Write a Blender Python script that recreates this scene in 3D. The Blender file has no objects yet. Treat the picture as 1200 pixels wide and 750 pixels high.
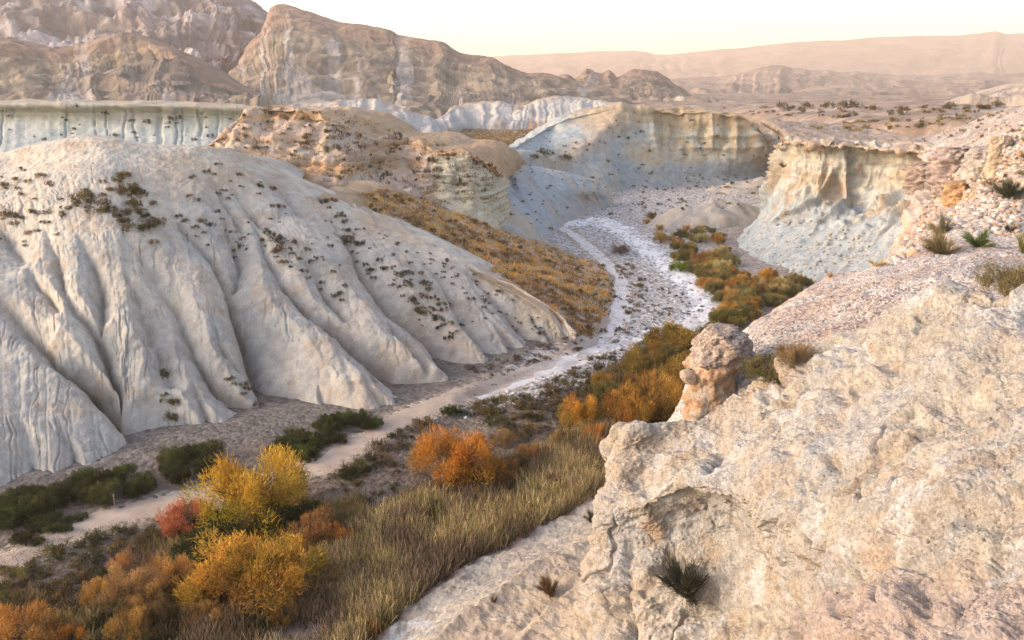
import bpy, math, random
import numpy as np
from mathutils import Vector, Matrix

random.seed(7)
RNG = np.random.default_rng(7)
R = math.radians
S = bpy.context.scene
COL = S.collection

# ------------------------------------------------------------------ camera, sky, sun, exposure
EYE = np.array([0.0, 0.0, 34.0])
FPX, PITCH = 942.0, R(16.0)
cam = bpy.data.cameras.new("camera")
cam.sensor_width = 36.0
cam.lens = FPX / 1200.0 * 36.0
cam.clip_start, cam.clip_end = 0.2, 30000.0
cam_o = bpy.data.objects.new("camera", cam)
cam_o.location = EYE
cam_o.rotation_euler = (R(90) - PITCH, 0, 0)
COL.objects.link(cam_o)
S.camera = cam_o

SUN_AZ, SUN_EL = R(-95), R(18)          # azimuth from +Y, clockwise positive
w = bpy.data.worlds.new("World")
S.world = w
w.use_nodes = True
nt = w.node_tree
sky = nt.nodes.new("ShaderNodeTexSky")
sky.sky_type = 'NISHITA'
sky.sun_disc = False
sky.sun_elevation, sky.sun_rotation = SUN_EL, SUN_AZ
sky.altitude = 300
sky.air_density, sky.dust_density, sky.ozone_density = 1.0, 2.6, 0.3
bg = nt.nodes["Background"]
bg.inputs[1].default_value = 0.15
tint = nt.nodes.new("ShaderNodeMix"); tint.data_type = 'RGBA'; tint.blend_type = 'MULTIPLY'; tint.inputs[0].default_value = 1
tint.inputs[7].default_value = (1.0, 0.975, 0.985, 1)      # the warm, slightly rosy evening air
nt.links.new(sky.outputs[0], tint.inputs[6]); nt.links.new(tint.outputs[2], bg.inputs[0])

sl = bpy.data.lights.new("sun", 'SUN')
sl.energy, sl.angle, sl.color = 1.15, R(22), (1.0, 0.88, 0.76)
so = bpy.data.objects.new("sun", sl)
sd = Vector((math.sin(SUN_AZ) * math.cos(SUN_EL), math.cos(SUN_AZ) * math.cos(SUN_EL), math.sin(SUN_EL)))
so.rotation_euler = sd.to_track_quat('Z', 'Y').to_euler()
COL.objects.link(so)

S.view_settings.view_transform = 'Standard'
S.view_settings.look = 'None'
S.view_settings.exposure = 2.0
S.view_settings.gamma = 1.0
S.view_settings.use_curve_mapping = False
S.cycles.use_denoising = True
S.cycles.max_bounces = 5
S.cycles.diffuse_bounces = 3
S.cycles.volume_bounces = 1
S.cycles.transparent_max_bounces = 6

# ------------------------------------------------------------------ helpers
cp_, sp_ = math.cos(PITCH), math.sin(PITCH)

def ray(px, py):
    dx, dy = (px - 600.0) / FPX, (375.0 - py) / FPX
    return np.array([dx, cp_ + sp_ * dy, -sp_ + cp_ * dy])

def at(px, py, Y):
    """the point seen in that direction, Y metres out along the valley"""
    d = ray(px, py)
    return EYE + d * (Y / d[1])

def ground(px, py, z=0.0):
    d = ray(px, py)
    return EYE + d * ((z - EYE[2]) / d[2])

def net(rows):
    return np.array([[at(*p) for p in r] for r in rows])

def _hash(ix, iy, iz, s):
    h = (ix.astype(np.uint32) * np.uint32(374761393) + iy.astype(np.uint32) * np.uint32(668265263)
         + iz.astype(np.uint32) * np.uint32(2147483647) + np.uint32(s * 974711 + 13))
    h = (h ^ (h >> np.uint32(13))) * np.uint32(1274126177)
    h = h ^ (h >> np.uint32(16))
    h = (h * np.uint32(2246822519)); h = h ^ (h >> np.uint32(15))
    return h

_G = np.array([[1,1,0],[-1,1,0],[1,-1,0],[-1,-1,0],[1,0,1],[-1,0,1],[1,0,-1],[-1,0,-1],
               [0,1,1],[0,-1,1],[0,1,-1],[0,-1,-1],[1,1,0],[-1,1,0],[0,-1,1],[0,-1,-1]], np.float32)

def perlin(x, y, z, seed=0):
    x, y, z = np.broadcast_arrays(x, y, z)
    shp = x.shape
    x = x.ravel().astype(np.float32); y = y.ravel().astype(np.float32); z = z.ravel().astype(np.float32)
    fx, fy, fz = np.floor(x), np.floor(y), np.floor(z)
    ix, iy, iz = fx.astype(np.int32), fy.astype(np.int32), fz.astype(np.int32)
    x = x - fx; y = y - fy; z = z - fz
    u = x*x*x*(x*(x*6-15)+10); v = y*y*y*(y*(y*6-15)+10); t = z*z*z*(z*(z*6-15)+10)
    out = np.zeros_like(x)
    for a in (0, 1):
        wu = u if a else 1-u
        for b in (0, 1):
            wv = v if b else 1-v
            for c in (0, 1):
                wt = t if c else 1-t
                g = _G[(_hash(ix+a, iy+b, iz+c, seed) & np.uint32(15)).astype(np.intp)]
                out += wu*wv*wt*(g[:,0]*(x-a)+g[:,1]*(y-b)+g[:,2]*(z-c))
    return out.reshape(shp)

def fbm(P, wl, octv=4, seed=0, gain=0.5, sc=(1,1,1)):
    o = 0; a = 1.0; f = 1.0/wl
    for k in range(octv):
        o = o + a*perlin(P[...,0]*f*sc[0], P[...,1]*f*sc[1], P[...,2]*f*sc[2], seed+k)
        a *= gain; f *= 2.03
    return o

def billow(P, wl, octv=3, seed=0, gain=0.5, sc=(1,1,1)):
    o = 0; a = 1.0; f = 1.0/wl
    for k in range(octv):
        o = o + a*np.abs(perlin(P[...,0]*f*sc[0], P[...,1]*f*sc[1], P[...,2]*f*sc[2], seed+k))
        a *= gain; f *= 2.03
    return o

def sstep(a, b, x):
    t = np.clip((x-a)/(b-a), 0, 1)
    return t*t*(3-2*t)

def mixc(c0, c1, m):
    m = m[..., None]
    return np.asarray(c0)*(1-m) + np.asarray(c1)*m

def crom(A, n, axis):
    """Catmull-Rom upsampling of a control net along one axis to n samples"""
    A = np.moveaxis(A, axis, 0)
    m = A.shape[0]
    t = np.linspace(0, m-1, n); i = np.minimum(t.astype(int), m-2); f = (t-i).reshape((-1,)+(1,)*(A.ndim-1))
    p1, p2 = A[i], A[i+1]
    p0 = np.where((i > 0).reshape(f.shape), A[np.maximum(i-1,0)], 2*p1-p2)
    p3 = np.where((i < m-2).reshape(f.shape), A[np.minimum(i+2,m-1)], 2*p2-p1)
    o = 0.5*(2*p1 + (p2-p0)*f + (2*p0-5*p1+4*p2-p3)*f**2 + (3*p1-p0-3*p2+p3)*f**3)
    return np.moveaxis(o, 0, axis)

def normals(P):
    du = np.gradient(P, axis=1); dv = np.gradient(P, axis=0)
    N = np.cross(du, dv)
    N /= np.linalg.norm(N, axis=-1, keepdims=True) + 1e-9
    return N

def poly_dist(P, lines, weights=None, zscale=1.0):
    """distance from every point to the nearest of several 3-D polylines, and that line's tapered weight"""
    shp = P.shape[:-1]; Q = P.reshape(-1, 3).astype(np.float32)
    best = np.full(len(Q), 1e9, np.float32); wt = np.zeros(len(Q), np.float32)
    for k, L in enumerate(lines):
        L = np.asarray(L, np.float32); n = len(L)-1
        for j in range(n):
            a, b = L[j], L[j+1]; ab = b-a; den = (ab*ab).sum()+1e-9
            t = np.clip(((Q-a)@ab)/den, 0, 1)
            d = np.linalg.norm(Q-(a+t[:,None]*ab), axis=1)
            wk = (weights[k] if weights is not None else 1.0)
            ww = wk*np.minimum(1, 0.25+1.2*(j+t)/max(n,1))
            m = d < best
            best[m] = d[m]; wt[m] = ww[m]
    return best.reshape(shp), wt.reshape(shp)

def poly_max(P, lines, weights, fn):
    """largest of weight * fn(distance) over several polylines, each fading in from its upper end"""
    shp = P.shape[:-1]; Q = P.reshape(-1, 3).astype(np.float32); out = np.zeros(len(Q), np.float32)
    for L, wk in zip(lines, weights):
        L = np.asarray(L, np.float32); n = len(L)-1
        near = np.linalg.norm(Q-L.mean(0), axis=1) < np.linalg.norm(L-L.mean(0), axis=1).max()+14
        q = Q[near]; b = np.full(len(q), 1e9, np.float32); s_ = np.zeros(len(q), np.float32)
        for j in range(n):
            a, ab = L[j], L[j+1]-L[j]
            t = np.clip(((q-a)@ab)/((ab*ab).sum()+1e-9), 0, 1)
            d = np.linalg.norm(q-(a+t[:,None]*ab), axis=1); m = d < b
            b[m] = d[m]; s_[m] = (j+t[m])/max(n, 1)
        out[near] = np.maximum(out[near], wk*np.clip(1.6*s_, 0, 1)*fn(b))
    return out.reshape(shp)

def poly_width(x, y, pts):
    """distance to a plan polyline divided by its local half width; pts rows are x, y, halfwidth"""
    best = np.full(x.shape, 1e9)
    for (ax, ay, aw), (bx, by, bw) in zip(pts[:-1], pts[1:]):
        dx, dy = bx-ax, by-ay
        t = np.clip(((x-ax)*dx+(y-ay)*dy)/(dx*dx+dy*dy+1e-9), 0, 1)
        d = np.hypot(x-ax-t*dx, y-ay-t*dy)/(aw+(bw-aw)*t)
        best = np.minimum(best, d)
    return best

# ------------------------------------------------------------------ materials
def nodes_of(name):
    m = bpy.data.materials.new(name); m.use_nodes = True
    t = m.node_tree; b = t.nodes["Principled BSDF"]
    return m, t, b

def rock_mat(name, var=0.35, fine=3.0, bump=0.05, speck=0.0, speck_scale=6.0, speck_col=(0.12,0.10,0.09), grain=0.7, rough=0.95, scale2=None, bump2=0.0):
    """vertex albedo times procedural mottling, optional pebble specks, two scales of bump"""
    m, t, b = nodes_of(name)
    N, L = t.nodes, t.links
    b.inputs["Roughness"].default_value = rough
    b.inputs["Specular IOR Level"].default_value = 0.15
    at_ = N.new("ShaderNodeAttribute"); at_.attribute_name = "Col"
    geo = N.new("ShaderNodeNewGeometry")
    n1 = N.new("ShaderNodeTexNoise"); n1.inputs["Scale"].default_value = fine; n1.inputs["Detail"].default_value = 7; n1.inputs["Roughness"].default_value = 0.68
    L.new(geo.outputs["Position"], n1.inputs["Vector"])
    mr = N.new("ShaderNodeMapRange"); mr.inputs[1].default_value = 0.3; mr.inputs[2].default_value = 0.7
    mr.inputs[3].default_value = 1-var; mr.inputs[4].default_value = 1+var*0.75
    L.new(n1.outputs[0], mr.inputs[0])
    mul = N.new("ShaderNodeMix"); mul.data_type = 'RGBA'; mul.blend_type = 'MULTIPLY'; mul.inputs[0].default_value = 1
    L.new(at_.outputs["Color"], mul.inputs[6]); L.new(mr.outputs[0], mul.inputs[7])
    col = mul.outputs[2]
    hgt = n1.outputs[0]
    bp = N.new("ShaderNodeBump"); bp.inputs["Strength"].default_value = 0.8; bp.inputs["Distance"].default_value = bump
    L.new(hgt, bp.inputs["Height"])
    last = bp.outputs[0]
    if speck > 0:
        vo = N.new("ShaderNodeTexVoronoi"); vo.inputs["Scale"].default_value = speck_scale; vo.inputs["Randomness"].default_value = 1
        L.new(geo.outputs["Position"], vo.inputs["Vector"])
        cr = N.new("ShaderNodeMapRange"); cr.inputs[1].default_value = 1-speck; cr.inputs[2].default_value = 1-speck+0.08
        sep = N.new("ShaderNodeSeparateColor"); L.new(vo.outputs["Color"], sep.inputs[0]); L.new(sep.outputs[0], cr.inputs[0])
        mx = N.new("ShaderNodeMix"); mx.data_type = 'RGBA'
        L.new(cr.outputs[0], mx.inputs[0]); L.new(col, mx.inputs[6]); mx.inputs[7].default_value = (*speck_col, 1)
        mx2 = N.new("ShaderNodeMix"); mx2.data_type = 'RGBA'; mx2.blend_type = 'MULTIPLY'; mx2.inputs[0].default_value = grain
        gm = N.new("ShaderNodeMapRange"); gm.inputs[3].default_value = 0.45; gm.inputs[4].default_value = 1.25
        L.new(sep.outputs[1], gm.inputs[0]); L.new(mx.outputs[2], mx2.inputs[6]); L.new(gm.outputs[0], mx2.inputs[7])
        col = mx2.outputs[2]
        b2 = N.new("ShaderNodeBump"); b2.invert = True; b2.inputs["Strength"].default_value = 0.9; b2.inputs["Distance"].default_value = 0.3/speck_scale
        L.new(vo.outputs["Distance"], b2.inputs["Height"]); L.new(last, b2.inputs["Normal"]); last = b2.outputs[0]
    if scale2:
        n3 = N.new("ShaderNodeTexNoise"); n3.inputs["Scale"].default_value = scale2*1.3; n3.inputs["Detail"].default_value = 5; n3.inputs["Roughness"].default_value = 0.75
        L.new(geo.outputs["Position"], n3.inputs["Vector"])
        m3 = N.new("ShaderNodeMapRange"); m3.inputs[1].default_value = 0.3; m3.inputs[2].default_value = 0.7; m3.inputs[3].default_value = 1-var; m3.inputs[4].default_value = 1+var*.8
        L.new(n3.outputs[0], m3.inputs[0])
        x3 = N.new("ShaderNodeMix"); x3.data_type = 'RGBA'; x3.blend_type = 'MULTIPLY'; x3.inputs[0].default_value = 1
        L.new(col, x3.inputs[6]); L.new(m3.outputs[0], x3.inputs[7]); col = x3.outputs[2]
        n2 = N.new("ShaderNodeTexNoise"); n2.inputs["Scale"].default_value = scale2; n2.inputs["Detail"].default_value = 6; n2.inputs["Roughness"].default_value = 0.7
        L.new(geo.outputs["Position"], n2.inputs["Vector"])
        b3 = N.new("ShaderNodeBump"); b3.inputs["Strength"].default_value = 0.8; b3.inputs["Distance"].default_value = bump2
        L.new(n2.outputs[0], b3.inputs["Height"]); L.new(last, b3.inputs["Normal"]); last = b3.outputs[0]
    L.new(col, b.inputs["Base Color"]); L.new(last, b.inputs["Normal"])
    return m

def leaf_mat(name, trans=0.35):
    """leaf albedo = vertex tint times the plant's own colour, some light coming through"""
    m, t, b = nodes_of(name)
    N, L = t.nodes, t.links
    at_ = N.new("ShaderNodeAttribute"); at_.attribute_name = "Col"
    oi = N.new("ShaderNodeObjectInfo")
    mul = N.new("ShaderNodeMix"); mul.data_type = 'RGBA'; mul.blend_type = 'MULTIPLY'; mul.inputs[0].default_value = 1
    L.new(at_.outputs["Color"], mul.inputs[6]); L.new(oi.outputs["Color"], mul.inputs[7])
    b.inputs["Roughness"].default_value = 0.8; b.inputs["Specular IOR Level"].default_value = 0.15
    L.new(mul.outputs[2], b.inputs["Base Color"])
    tr = N.new("ShaderNodeBsdfTranslucent"); L.new(mul.outputs[2], tr.inputs[0])
    ms = N.new("ShaderNodeMixShader"); ms.inputs[0].default_value = trans
    L.new(b.outputs[0], ms.inputs[1]); L.new(tr.outputs[0], ms.inputs[2])
    L.new(ms.outputs[0], t.nodes["Material Output"].inputs[0])
    return m

M_CLAY = rock_mat("badland_clay", var=0.17, fine=0.6, bump=0.25, scale2=3.2, bump2=0.12)
M_FAR = rock_mat("far_mountain_rock", var=0.42, fine=0.07, bump=3.5)
M_CLIFF = rock_mat("cliff_rock", var=0.25, fine=0.5, bump=0.3, scale2=2.0, bump2=0.12)
M_SOIL = rock_mat("valley_soil", var=0.32, fine=1.1, bump=0.12, speck=0.16, speck_scale=2.2, speck_col=(0.14,0.12,0.10))
M_TRACK = rock_mat("track_dirt", var=0.15, fine=1.5, bump=0.05)
M_GRAVEL = rock_mat("ridge_gravel", var=0.28, fine=1.6, bump=0.08, speck=0.2, speck_scale=15.0, speck_col=(0.17,0.13,0.11), scale2=5, bump2=0.05)
M_FORE = rock_mat("near_rock", var=0.27, fine=2.4, bump=0.10, speck=0.07, speck_scale=19.0, speck_col=(0.19,0.15,0.12), grain=0.38, scale2=13.0, bump2=0.05)
M_CONG = rock_mat("conglomerate", var=0.25, fine=4, bump=0.03, speck=0.28, speck_scale=13.0, speck_col=(0.22,0.16,0.12))
M_LEAF = leaf_mat("leaves", 0.30)
M_DRY = leaf_mat("dry_stalks", 0.25)

def plain_mat(name, c, rough=0.9):
    m, t, b = nodes_of(name)
    n = t.nodes.new("ShaderNodeTexNoise"); n.inputs["Scale"].default_value = 8
    mr = t.nodes.new("ShaderNodeMix"); mr.data_type = 'RGBA'
    mr.inputs[6].default_value = (c[0]*.7, c[1]*.7, c[2]*.7, 1); mr.inputs[7].default_value = (c[0]*1.2, c[1]*1.2, c[2]*1.2, 1)
    t.links.new(n.outputs[0], mr.inputs[0]); t.links.new(mr.outputs[2], b.inputs["Base Color"])
    b.inputs["Roughness"].default_value = rough
    return m
M_WOOD = plain_mat("bark", (0.10, 0.075, 0.055))
M_STONE = rock_mat("loose_stone", var=0.3, fine=3, bump=0.03)

# ------------------------------------------------------------------ mesh builders
def grid_object(name, P, C, mat, flip=False):
    nv, nu = P.shape[:2]
    me = bpy.data.meshes.new(name)
    nf = (nv-1)*(nu-1)
    me.vertices.add(nv*nu); me.loops.add(nf*4); me.polygons.add(nf)
    me.vertices.foreach_set("co", P.reshape(-1).astype(np.float32))
    i = np.arange(nv*nu, dtype=np.int32).reshape(nv, nu)
    q = np.stack([i[:-1,:-1], i[:-1,1:], i[1:,1:], i[1:,:-1]], -1).reshape(-1, 4)
    if flip: q = q[:, ::-1]
    me.loops.foreach_set("vertex_index", np.ascontiguousarray(q).reshape(-1))
    me.polygons.foreach_set("loop_start", np.arange(0, nf*4, 4, dtype=np.int32))
    me.polygons.foreach_set("use_smooth", np.ones(nf, bool))
    me.update(); me.validate()
    a = me.attributes.new("Col", 'FLOAT_COLOR', 'POINT')
    C4 = np.ones((nv*nu, 4), np.float32); C4[:, :3] = np.clip(C, 0.01, 0.9).reshape(-1, 3)
    a.data.foreach_set("color", C4.reshape(-1))
    me.materials.append(mat)
    o = bpy.data.objects.new(name, me); COL.objects.link(o)
    return o

def struct(o, label, cat):
    o["kind"] = "structure"; o["label"] = label; o["category"] = cat
    return o

TERRAIN = []
DETAIL = 1.0
def patch(name, label, cat, N0, nu, nv, disp=None, color=None, mat=None, keep=True, up=None):
    """spline surface through a control net, displaced along its normals; returns object"""
    nu, nv = int(nu*DETAIL), int(nv*DETAIL)
    P = crom(crom(N0, nv, 0), nu, 1)
    N = normals(P)
    c = P[nv//2, nu//2]
    ref = EYE - c if up is None else np.array([0, 0, 1.0])
    flip = (N[nv//2, nu//2]*ref).sum() < 0
    if flip: N = -N
    U, V = np.meshgrid(np.linspace(0, 1, nu), np.linspace(0, 1, nv))
    if disp is not None:
        D = disp(P, N, U, V)
        P = P + (N*D[..., None] if D.ndim == 2 else D)
        N = normals(P)*(-1 if flip else 1)
    C = color(P, N, U, V)
    o = struct(grid_object(name, P, C, mat, flip), label, cat)
    if keep: TERRAIN.append(o)
    return o

def blades(centers, dirs, length, width, rng, taper=0.25):
    """one four-sided leaf per centre: vertices (n,4,3)"""
    n = len(centers)
    d = dirs/(np.linalg.norm(dirs, axis=1, keepdims=True)+1e-9)
    r = rng.normal(size=(n, 3)); s = np.cross(d, r); s /= np.linalg.norm(s, axis=1, keepdims=True)+1e-9
    l = np.broadcast_to(length, (n,))[:, None]; ww = np.broadcast_to(width, (n,))[:, None]
    b0 = centers - s*ww*0.5*0.8; b1 = centers + s*ww*0.5*0.8
    m = centers + d*l
    t1 = m + s*ww*0.5*taper; t0 = m - s*ww*0.5*taper
    return np.stack([b0, b1, t1, t0], 1)

def quads_mesh(name, V, C, mat):
    n = len(V)
    me = bpy.data.meshes.new(name)
    me.vertices.add(n*4); me.loops.add(n*4); me.polygons.add(n)
    me.vertices.foreach_set("co", V.reshape(-1).astype(np.float32))
    me.loops.foreach_set("vertex_index", np.arange(n*4, dtype=np.int32))
    me.polygons.foreach_set("loop_start", np.arange(0, n*4, 4, dtype=np.int32))
    me.update(); me.validate()
    a = me.attributes.new("Col", 'FLOAT_COLOR', 'POINT')
    C4 = np.ones((n, 4, 4), np.float32); C4[:, :, :3] = C[:, None, :]
    a.data.foreach_set("color", C4.reshape(-1))
    me.materials.append(mat)
    return me

def link(name, me, parent=None):
    o = bpy.data.objects.new(name, me); COL.objects.link(o)
    if parent: o.parent = parent
    return o

def tube_mesh(name, paths, mat, sides=5):
    """tapered round stems; paths are lists of (point, radius)"""
    vs, fs = [], []
    for path in paths:
        base = len(vs)
        for k, (p, r) in enumerate(path):
            p = Vector(p)
            q = Vector(path[min(k+1, len(path)-1)][0]) - Vector(path[max(k-1, 0)][0])
            q.normalize()
            a = q.orthogonal().normalized(); b = q.cross(a)
            for s in range(sides):
                an = 2*math.pi*s/sides
                vs.append(p + (a*math.cos(an)+b*math.sin(an))*r)
        for k in range(len(path)-1):
            for s in range(sides):
                s2 = (s+1) % sides
                fs.append((base+k*sides+s, base+k*sides+s2, base+(k+1)*sides+s2, base+(k+1)*sides+s))
        fs.append(tuple(base+(len(path)-1)*sides+s for s in range(sides)))
    me = bpy.data.meshes.new(name); me.from_pydata(vs, [], fs); me.update(); me.materials.append(mat)
    return me

def thing(o, label, cat, group=None, color=None):
    o["label"] = label; o["category"] = cat
    if group: o["group"] = group
    if color is not None: o.color = (*color, 1)
    return o

# ------------------------------------------------------------------ palette (albedo)
WHITE = (0.47, 0.405, 0.325); GREY = (0.355, 0.322, 0.275); BLUE = (0.30, 0.325, 0.325); TAN = (0.40, 0.29, 0.18)
ORANGE = (0.42, 0.25, 0.13); PINK = (0.42, 0.30, 0.23); BROWN = (0.175, 0.138, 0.108); GREEN_CLAY = (0.37, 0.355, 0.28)
SOIL = (0.15, 0.112, 0.085); DUST = (0.40, 0.31, 0.235); PEBBLE = (0.50, 0.45, 0.405)

# ------------------------------------------------------------------ valley floor
TRACK_PX = [(-60,690),(0,660),(60,632),(130,606),(200,588),(262,576),(320,562),(380,545),(430,515),(490,486),(540,466),(600,444),(650,422),(695,402),(722,378),(731,345),(722,320),(706,302),(690,287),(668,270),(640,258)]
TRACK = np.array([ground(*p)[:2] for p in TRACK_PX])
TRK = [(x, y, 1.5) for x, y in TRACK]
BED = [(*ground(px, py)[:2], hw) for px, py, hw in [(560,470,2.5),(640,440,5),(700,408,8),(765,372,9),(800,345,10),(770,310,13),(715,280,17),(735,250,26),(790,222,42),(860,205,50)]]
STREAM = [(*ground(px, py)[:2], hw) for px, py, hw in [(560,462,.8),(640,432,1.5),(700,402,2.0),(760,392,2.5),(818,372,3),(832,352,3),(800,322,3),(770,298,3.2),(738,274,3.4),(702,256,4),(640,262,5),(610,258,5)]]
BANK = [(*ground(px, py)[:2], 5) for px, py in [(-80,590),(0,562),(60,553),(150,530),(185,514),(250,508),(330,488),(430,488),(500,472),(560,442),(610,417),(668,400)]]

def floor_z(x, y):
    P = np.stack([x, y, np.zeros_like(x)], -1)
    z = 0.35*fbm(P, 16, 3, 11) + 0.12*fbm(P, 2.6, 3, 15)
    z = z*sstep(0.3, 1.6, poly_width(x, y, TRK)) 
    z = z + 0.45*np.exp(-(poly_width(x, y, BANK)*5/4.5)**2)
    bed = poly_width(x, y, BED)
    z = z - 0.5*sstep(1.2, 0.6, bed)
    st = poly_width(x, y, STREAM)
    z = z - 0.25*sstep(1.3, 0.7, st)
    return z + np.maximum(0, y-230)*0.008

def floor_color(P):
    x, y = P[..., 0], P[..., 1]
    P2 = P*np.array([1, 1, 0])
    n = fbm(P2, 5, 4, 31); n2 = fbm(P2, 1.2, 3, 35)
    C = mixc(SOIL, (0.185, 0.14, 0.108), sstep(-0.3, 0.5, n))
    bank = poly_width(x, y, BANK)
    C = mixc(C, (0.165, 0.137, 0.115), sstep(1.5, 0.6, bank+0.3*n))
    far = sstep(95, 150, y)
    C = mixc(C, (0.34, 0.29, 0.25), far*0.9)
    bed = poly_width(x, y, BED) + 0.45*n + 0.18*n2
    C = mixc(C, mixc(PEBBLE, (0.30, 0.29, 0.28), sstep(-.1, .5, n2)), sstep(1.15, 0.75, bed))
    st = poly_width(x, y, STREAM) + 0.5*n + 0.3*n2
    C = mixc(C, (0.68, 0.65, 0.62), sstep(1.35, 0.8, st))
    tr = poly_width(x, y, TRK) + 0.35*n + 0.35*n2
    C = mixc(C, DUST, sstep(1.9, 0.9, tr))
    return C

gx = np.linspace(-150, 190, 640); gy = 22 + (440-22)*np.linspace(0, 1, 760)**1.35
X, Y = np.meshgrid(gx, gy)
Pf = np.stack([X, Y, floor_z(X, Y)], -1)
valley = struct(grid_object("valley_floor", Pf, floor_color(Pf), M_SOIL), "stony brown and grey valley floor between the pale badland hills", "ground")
TERRAIN.append(valley)

# the dirt track, a strip laid just above the floor
tt = crom(TRACK, 420, 0)
tn = np.gradient(tt, axis=0); tn = np.stack([tn[:,1], -tn[:,0]], 1); tn /= np.linalg.norm(tn, axis=1, keepdims=True)
off = np.linspace(-1, 1, 9)
wid = 1.5 + 0.6*perlin(np.arange(420)*0.13, np.zeros(420)+.5, np.zeros(420)+.5, 3)
TX = tt[:,None,:] + tn[:,None,:]*(off[None,:]*wid[:,None])[...,None]
TX += 0.55*np.stack([perlin(TX[...,0]*1.1, TX[...,1]*1.1, TX[...,0]*0+.5, 5), perlin(TX[...,0]*1.1, TX[...,1]*1.1, TX[...,0]*0+.5, 6)], -1)*np.abs(off)[None,:,None]
TP = np.concatenate([TX, (floor_z(TX[...,0], TX[...,1]) + 0.03 - 0.03*np.exp(-((np.abs(off)-.5)/.2)**2)[None,:] - 0.03*(np.abs(off)**6)[None,:])[...,None]], -1)
TC = mixc(DUST, (0.33, 0.25, 0.19), sstep(-.2, .5, fbm(TP*np.array([1,1,0]), 3, 3, 41)))
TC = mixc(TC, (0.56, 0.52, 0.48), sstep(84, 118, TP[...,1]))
TC = mixc(TC, (0.30, 0.235, 0.18), sstep(.05, .4, fbm(TP*np.array([1,1,0]), 1.6, 4, 44))*.5)
def strip(pts, seed):
    pts = np.array(pts, float); t = crom(pts, 260, 0); c, hw = t[:, :2], t[:, 2]
    n_ = np.gradient(c, axis=0); n_ = np.stack([n_[:,1], -n_[:,0]], 1); n_ /= np.linalg.norm(n_, axis=1, keepdims=True)
    of = np.linspace(-1, 1, 15)
    X_ = c[:,None,:] + n_[:,None,:]*(of[None,:]*hw[:,None]*.62)[...,None]
    wob = np.stack([fbm(np.concatenate([X_, X_[...,:1]*0], -1), 5, 3, seed), fbm(np.concatenate([X_, X_[...,:1]*0], -1), 5, 3, seed+5)], -1)*hw[:,None,None]*1.3
    X_ = X_ + wob*np.abs(of)[None,:,None]
    return np.concatenate([X_, (floor_z(X_[...,0], X_[...,1]) + .05 - .14*(np.abs(of)**6)[None,:])[...,None]], -1)
SP = strip(STREAM[4:], 43)
struct(grid_object("stream_bed", SP, mixc((0.70,0.67,0.64), (0.52,0.48,0.45), sstep(0, .5, fbm(SP, 2.5, 4, 47))), M_TRACK, flip=True), "white stream bed curving up the valley", "stream bed")  # near-white strip mottled with a duller pale tone
SP2 = strip(STREAM[:6], 53)
struct(grid_object("stream_bed", SP2, mixc((0.55,0.52,0.49), (0.42,0.38,0.35), sstep(-.2, .4, fbm(SP2, 2.5, 4, 57))), M_TRACK, flip=True), "narrow pale branch of the stream bed running beside the track", "stream bed")
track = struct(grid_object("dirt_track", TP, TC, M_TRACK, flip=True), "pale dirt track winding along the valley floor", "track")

# ------------------------------------------------------------------ white badland hill on the left
tops = [(-150,190,118),(-70,178,122),(0,177,122),(60,165,120),(112,160,119),(170,167,120),(230,171,122),(275,180,124),(320,201,126),(385,229,126.5),(460,264,124),(560,312,118),(640,362,110.5),(672,396,105.5)]
toes = [(-190,630),(-60,604),(15,584),(75,570),(156,548),(198,522),(258,512),(335,492),(430,487),(505,470),(565,441),(615,416),(655,405),(676,400)]
rows = [[], [], []]
T0 = np.array([at(*p) for p in tops]); B0 = np.array([ground(*p) for p in toes])
rear2 = T0 + np.stack([T0[:,0]*0-4, np.full(len(tops), 95.0), -np.abs(T0[:,2])*0.35], -1)
rear1 = T0 + np.stack([T0[:,0]*0, np.full(len(tops), 16.0), -1.2-0.06*T0[:,2]], -1)
rear2[7:] = T0[7:] + np.array([6, 14, -6.0]); rear1[7:] = T0[7:] + np.array([2, 5, -1.0])
lay = [rear2, rear1, T0]
for v in (0.1, 0.22, 0.36, 0.52, 0.68, 0.84, 1.0):
    Q = T0 + (B0-T0)*v
    Q[:, 2] += 0.055*T0[:, 2]*np.sin(math.pi*v**0.8)
    lay.append(Q)
Q = B0.copy(); Q += (B0-T0)*0.07; Q[:, 2] = -2.5
lay.append(Q)
N_HILL = np.array(lay)

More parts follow.
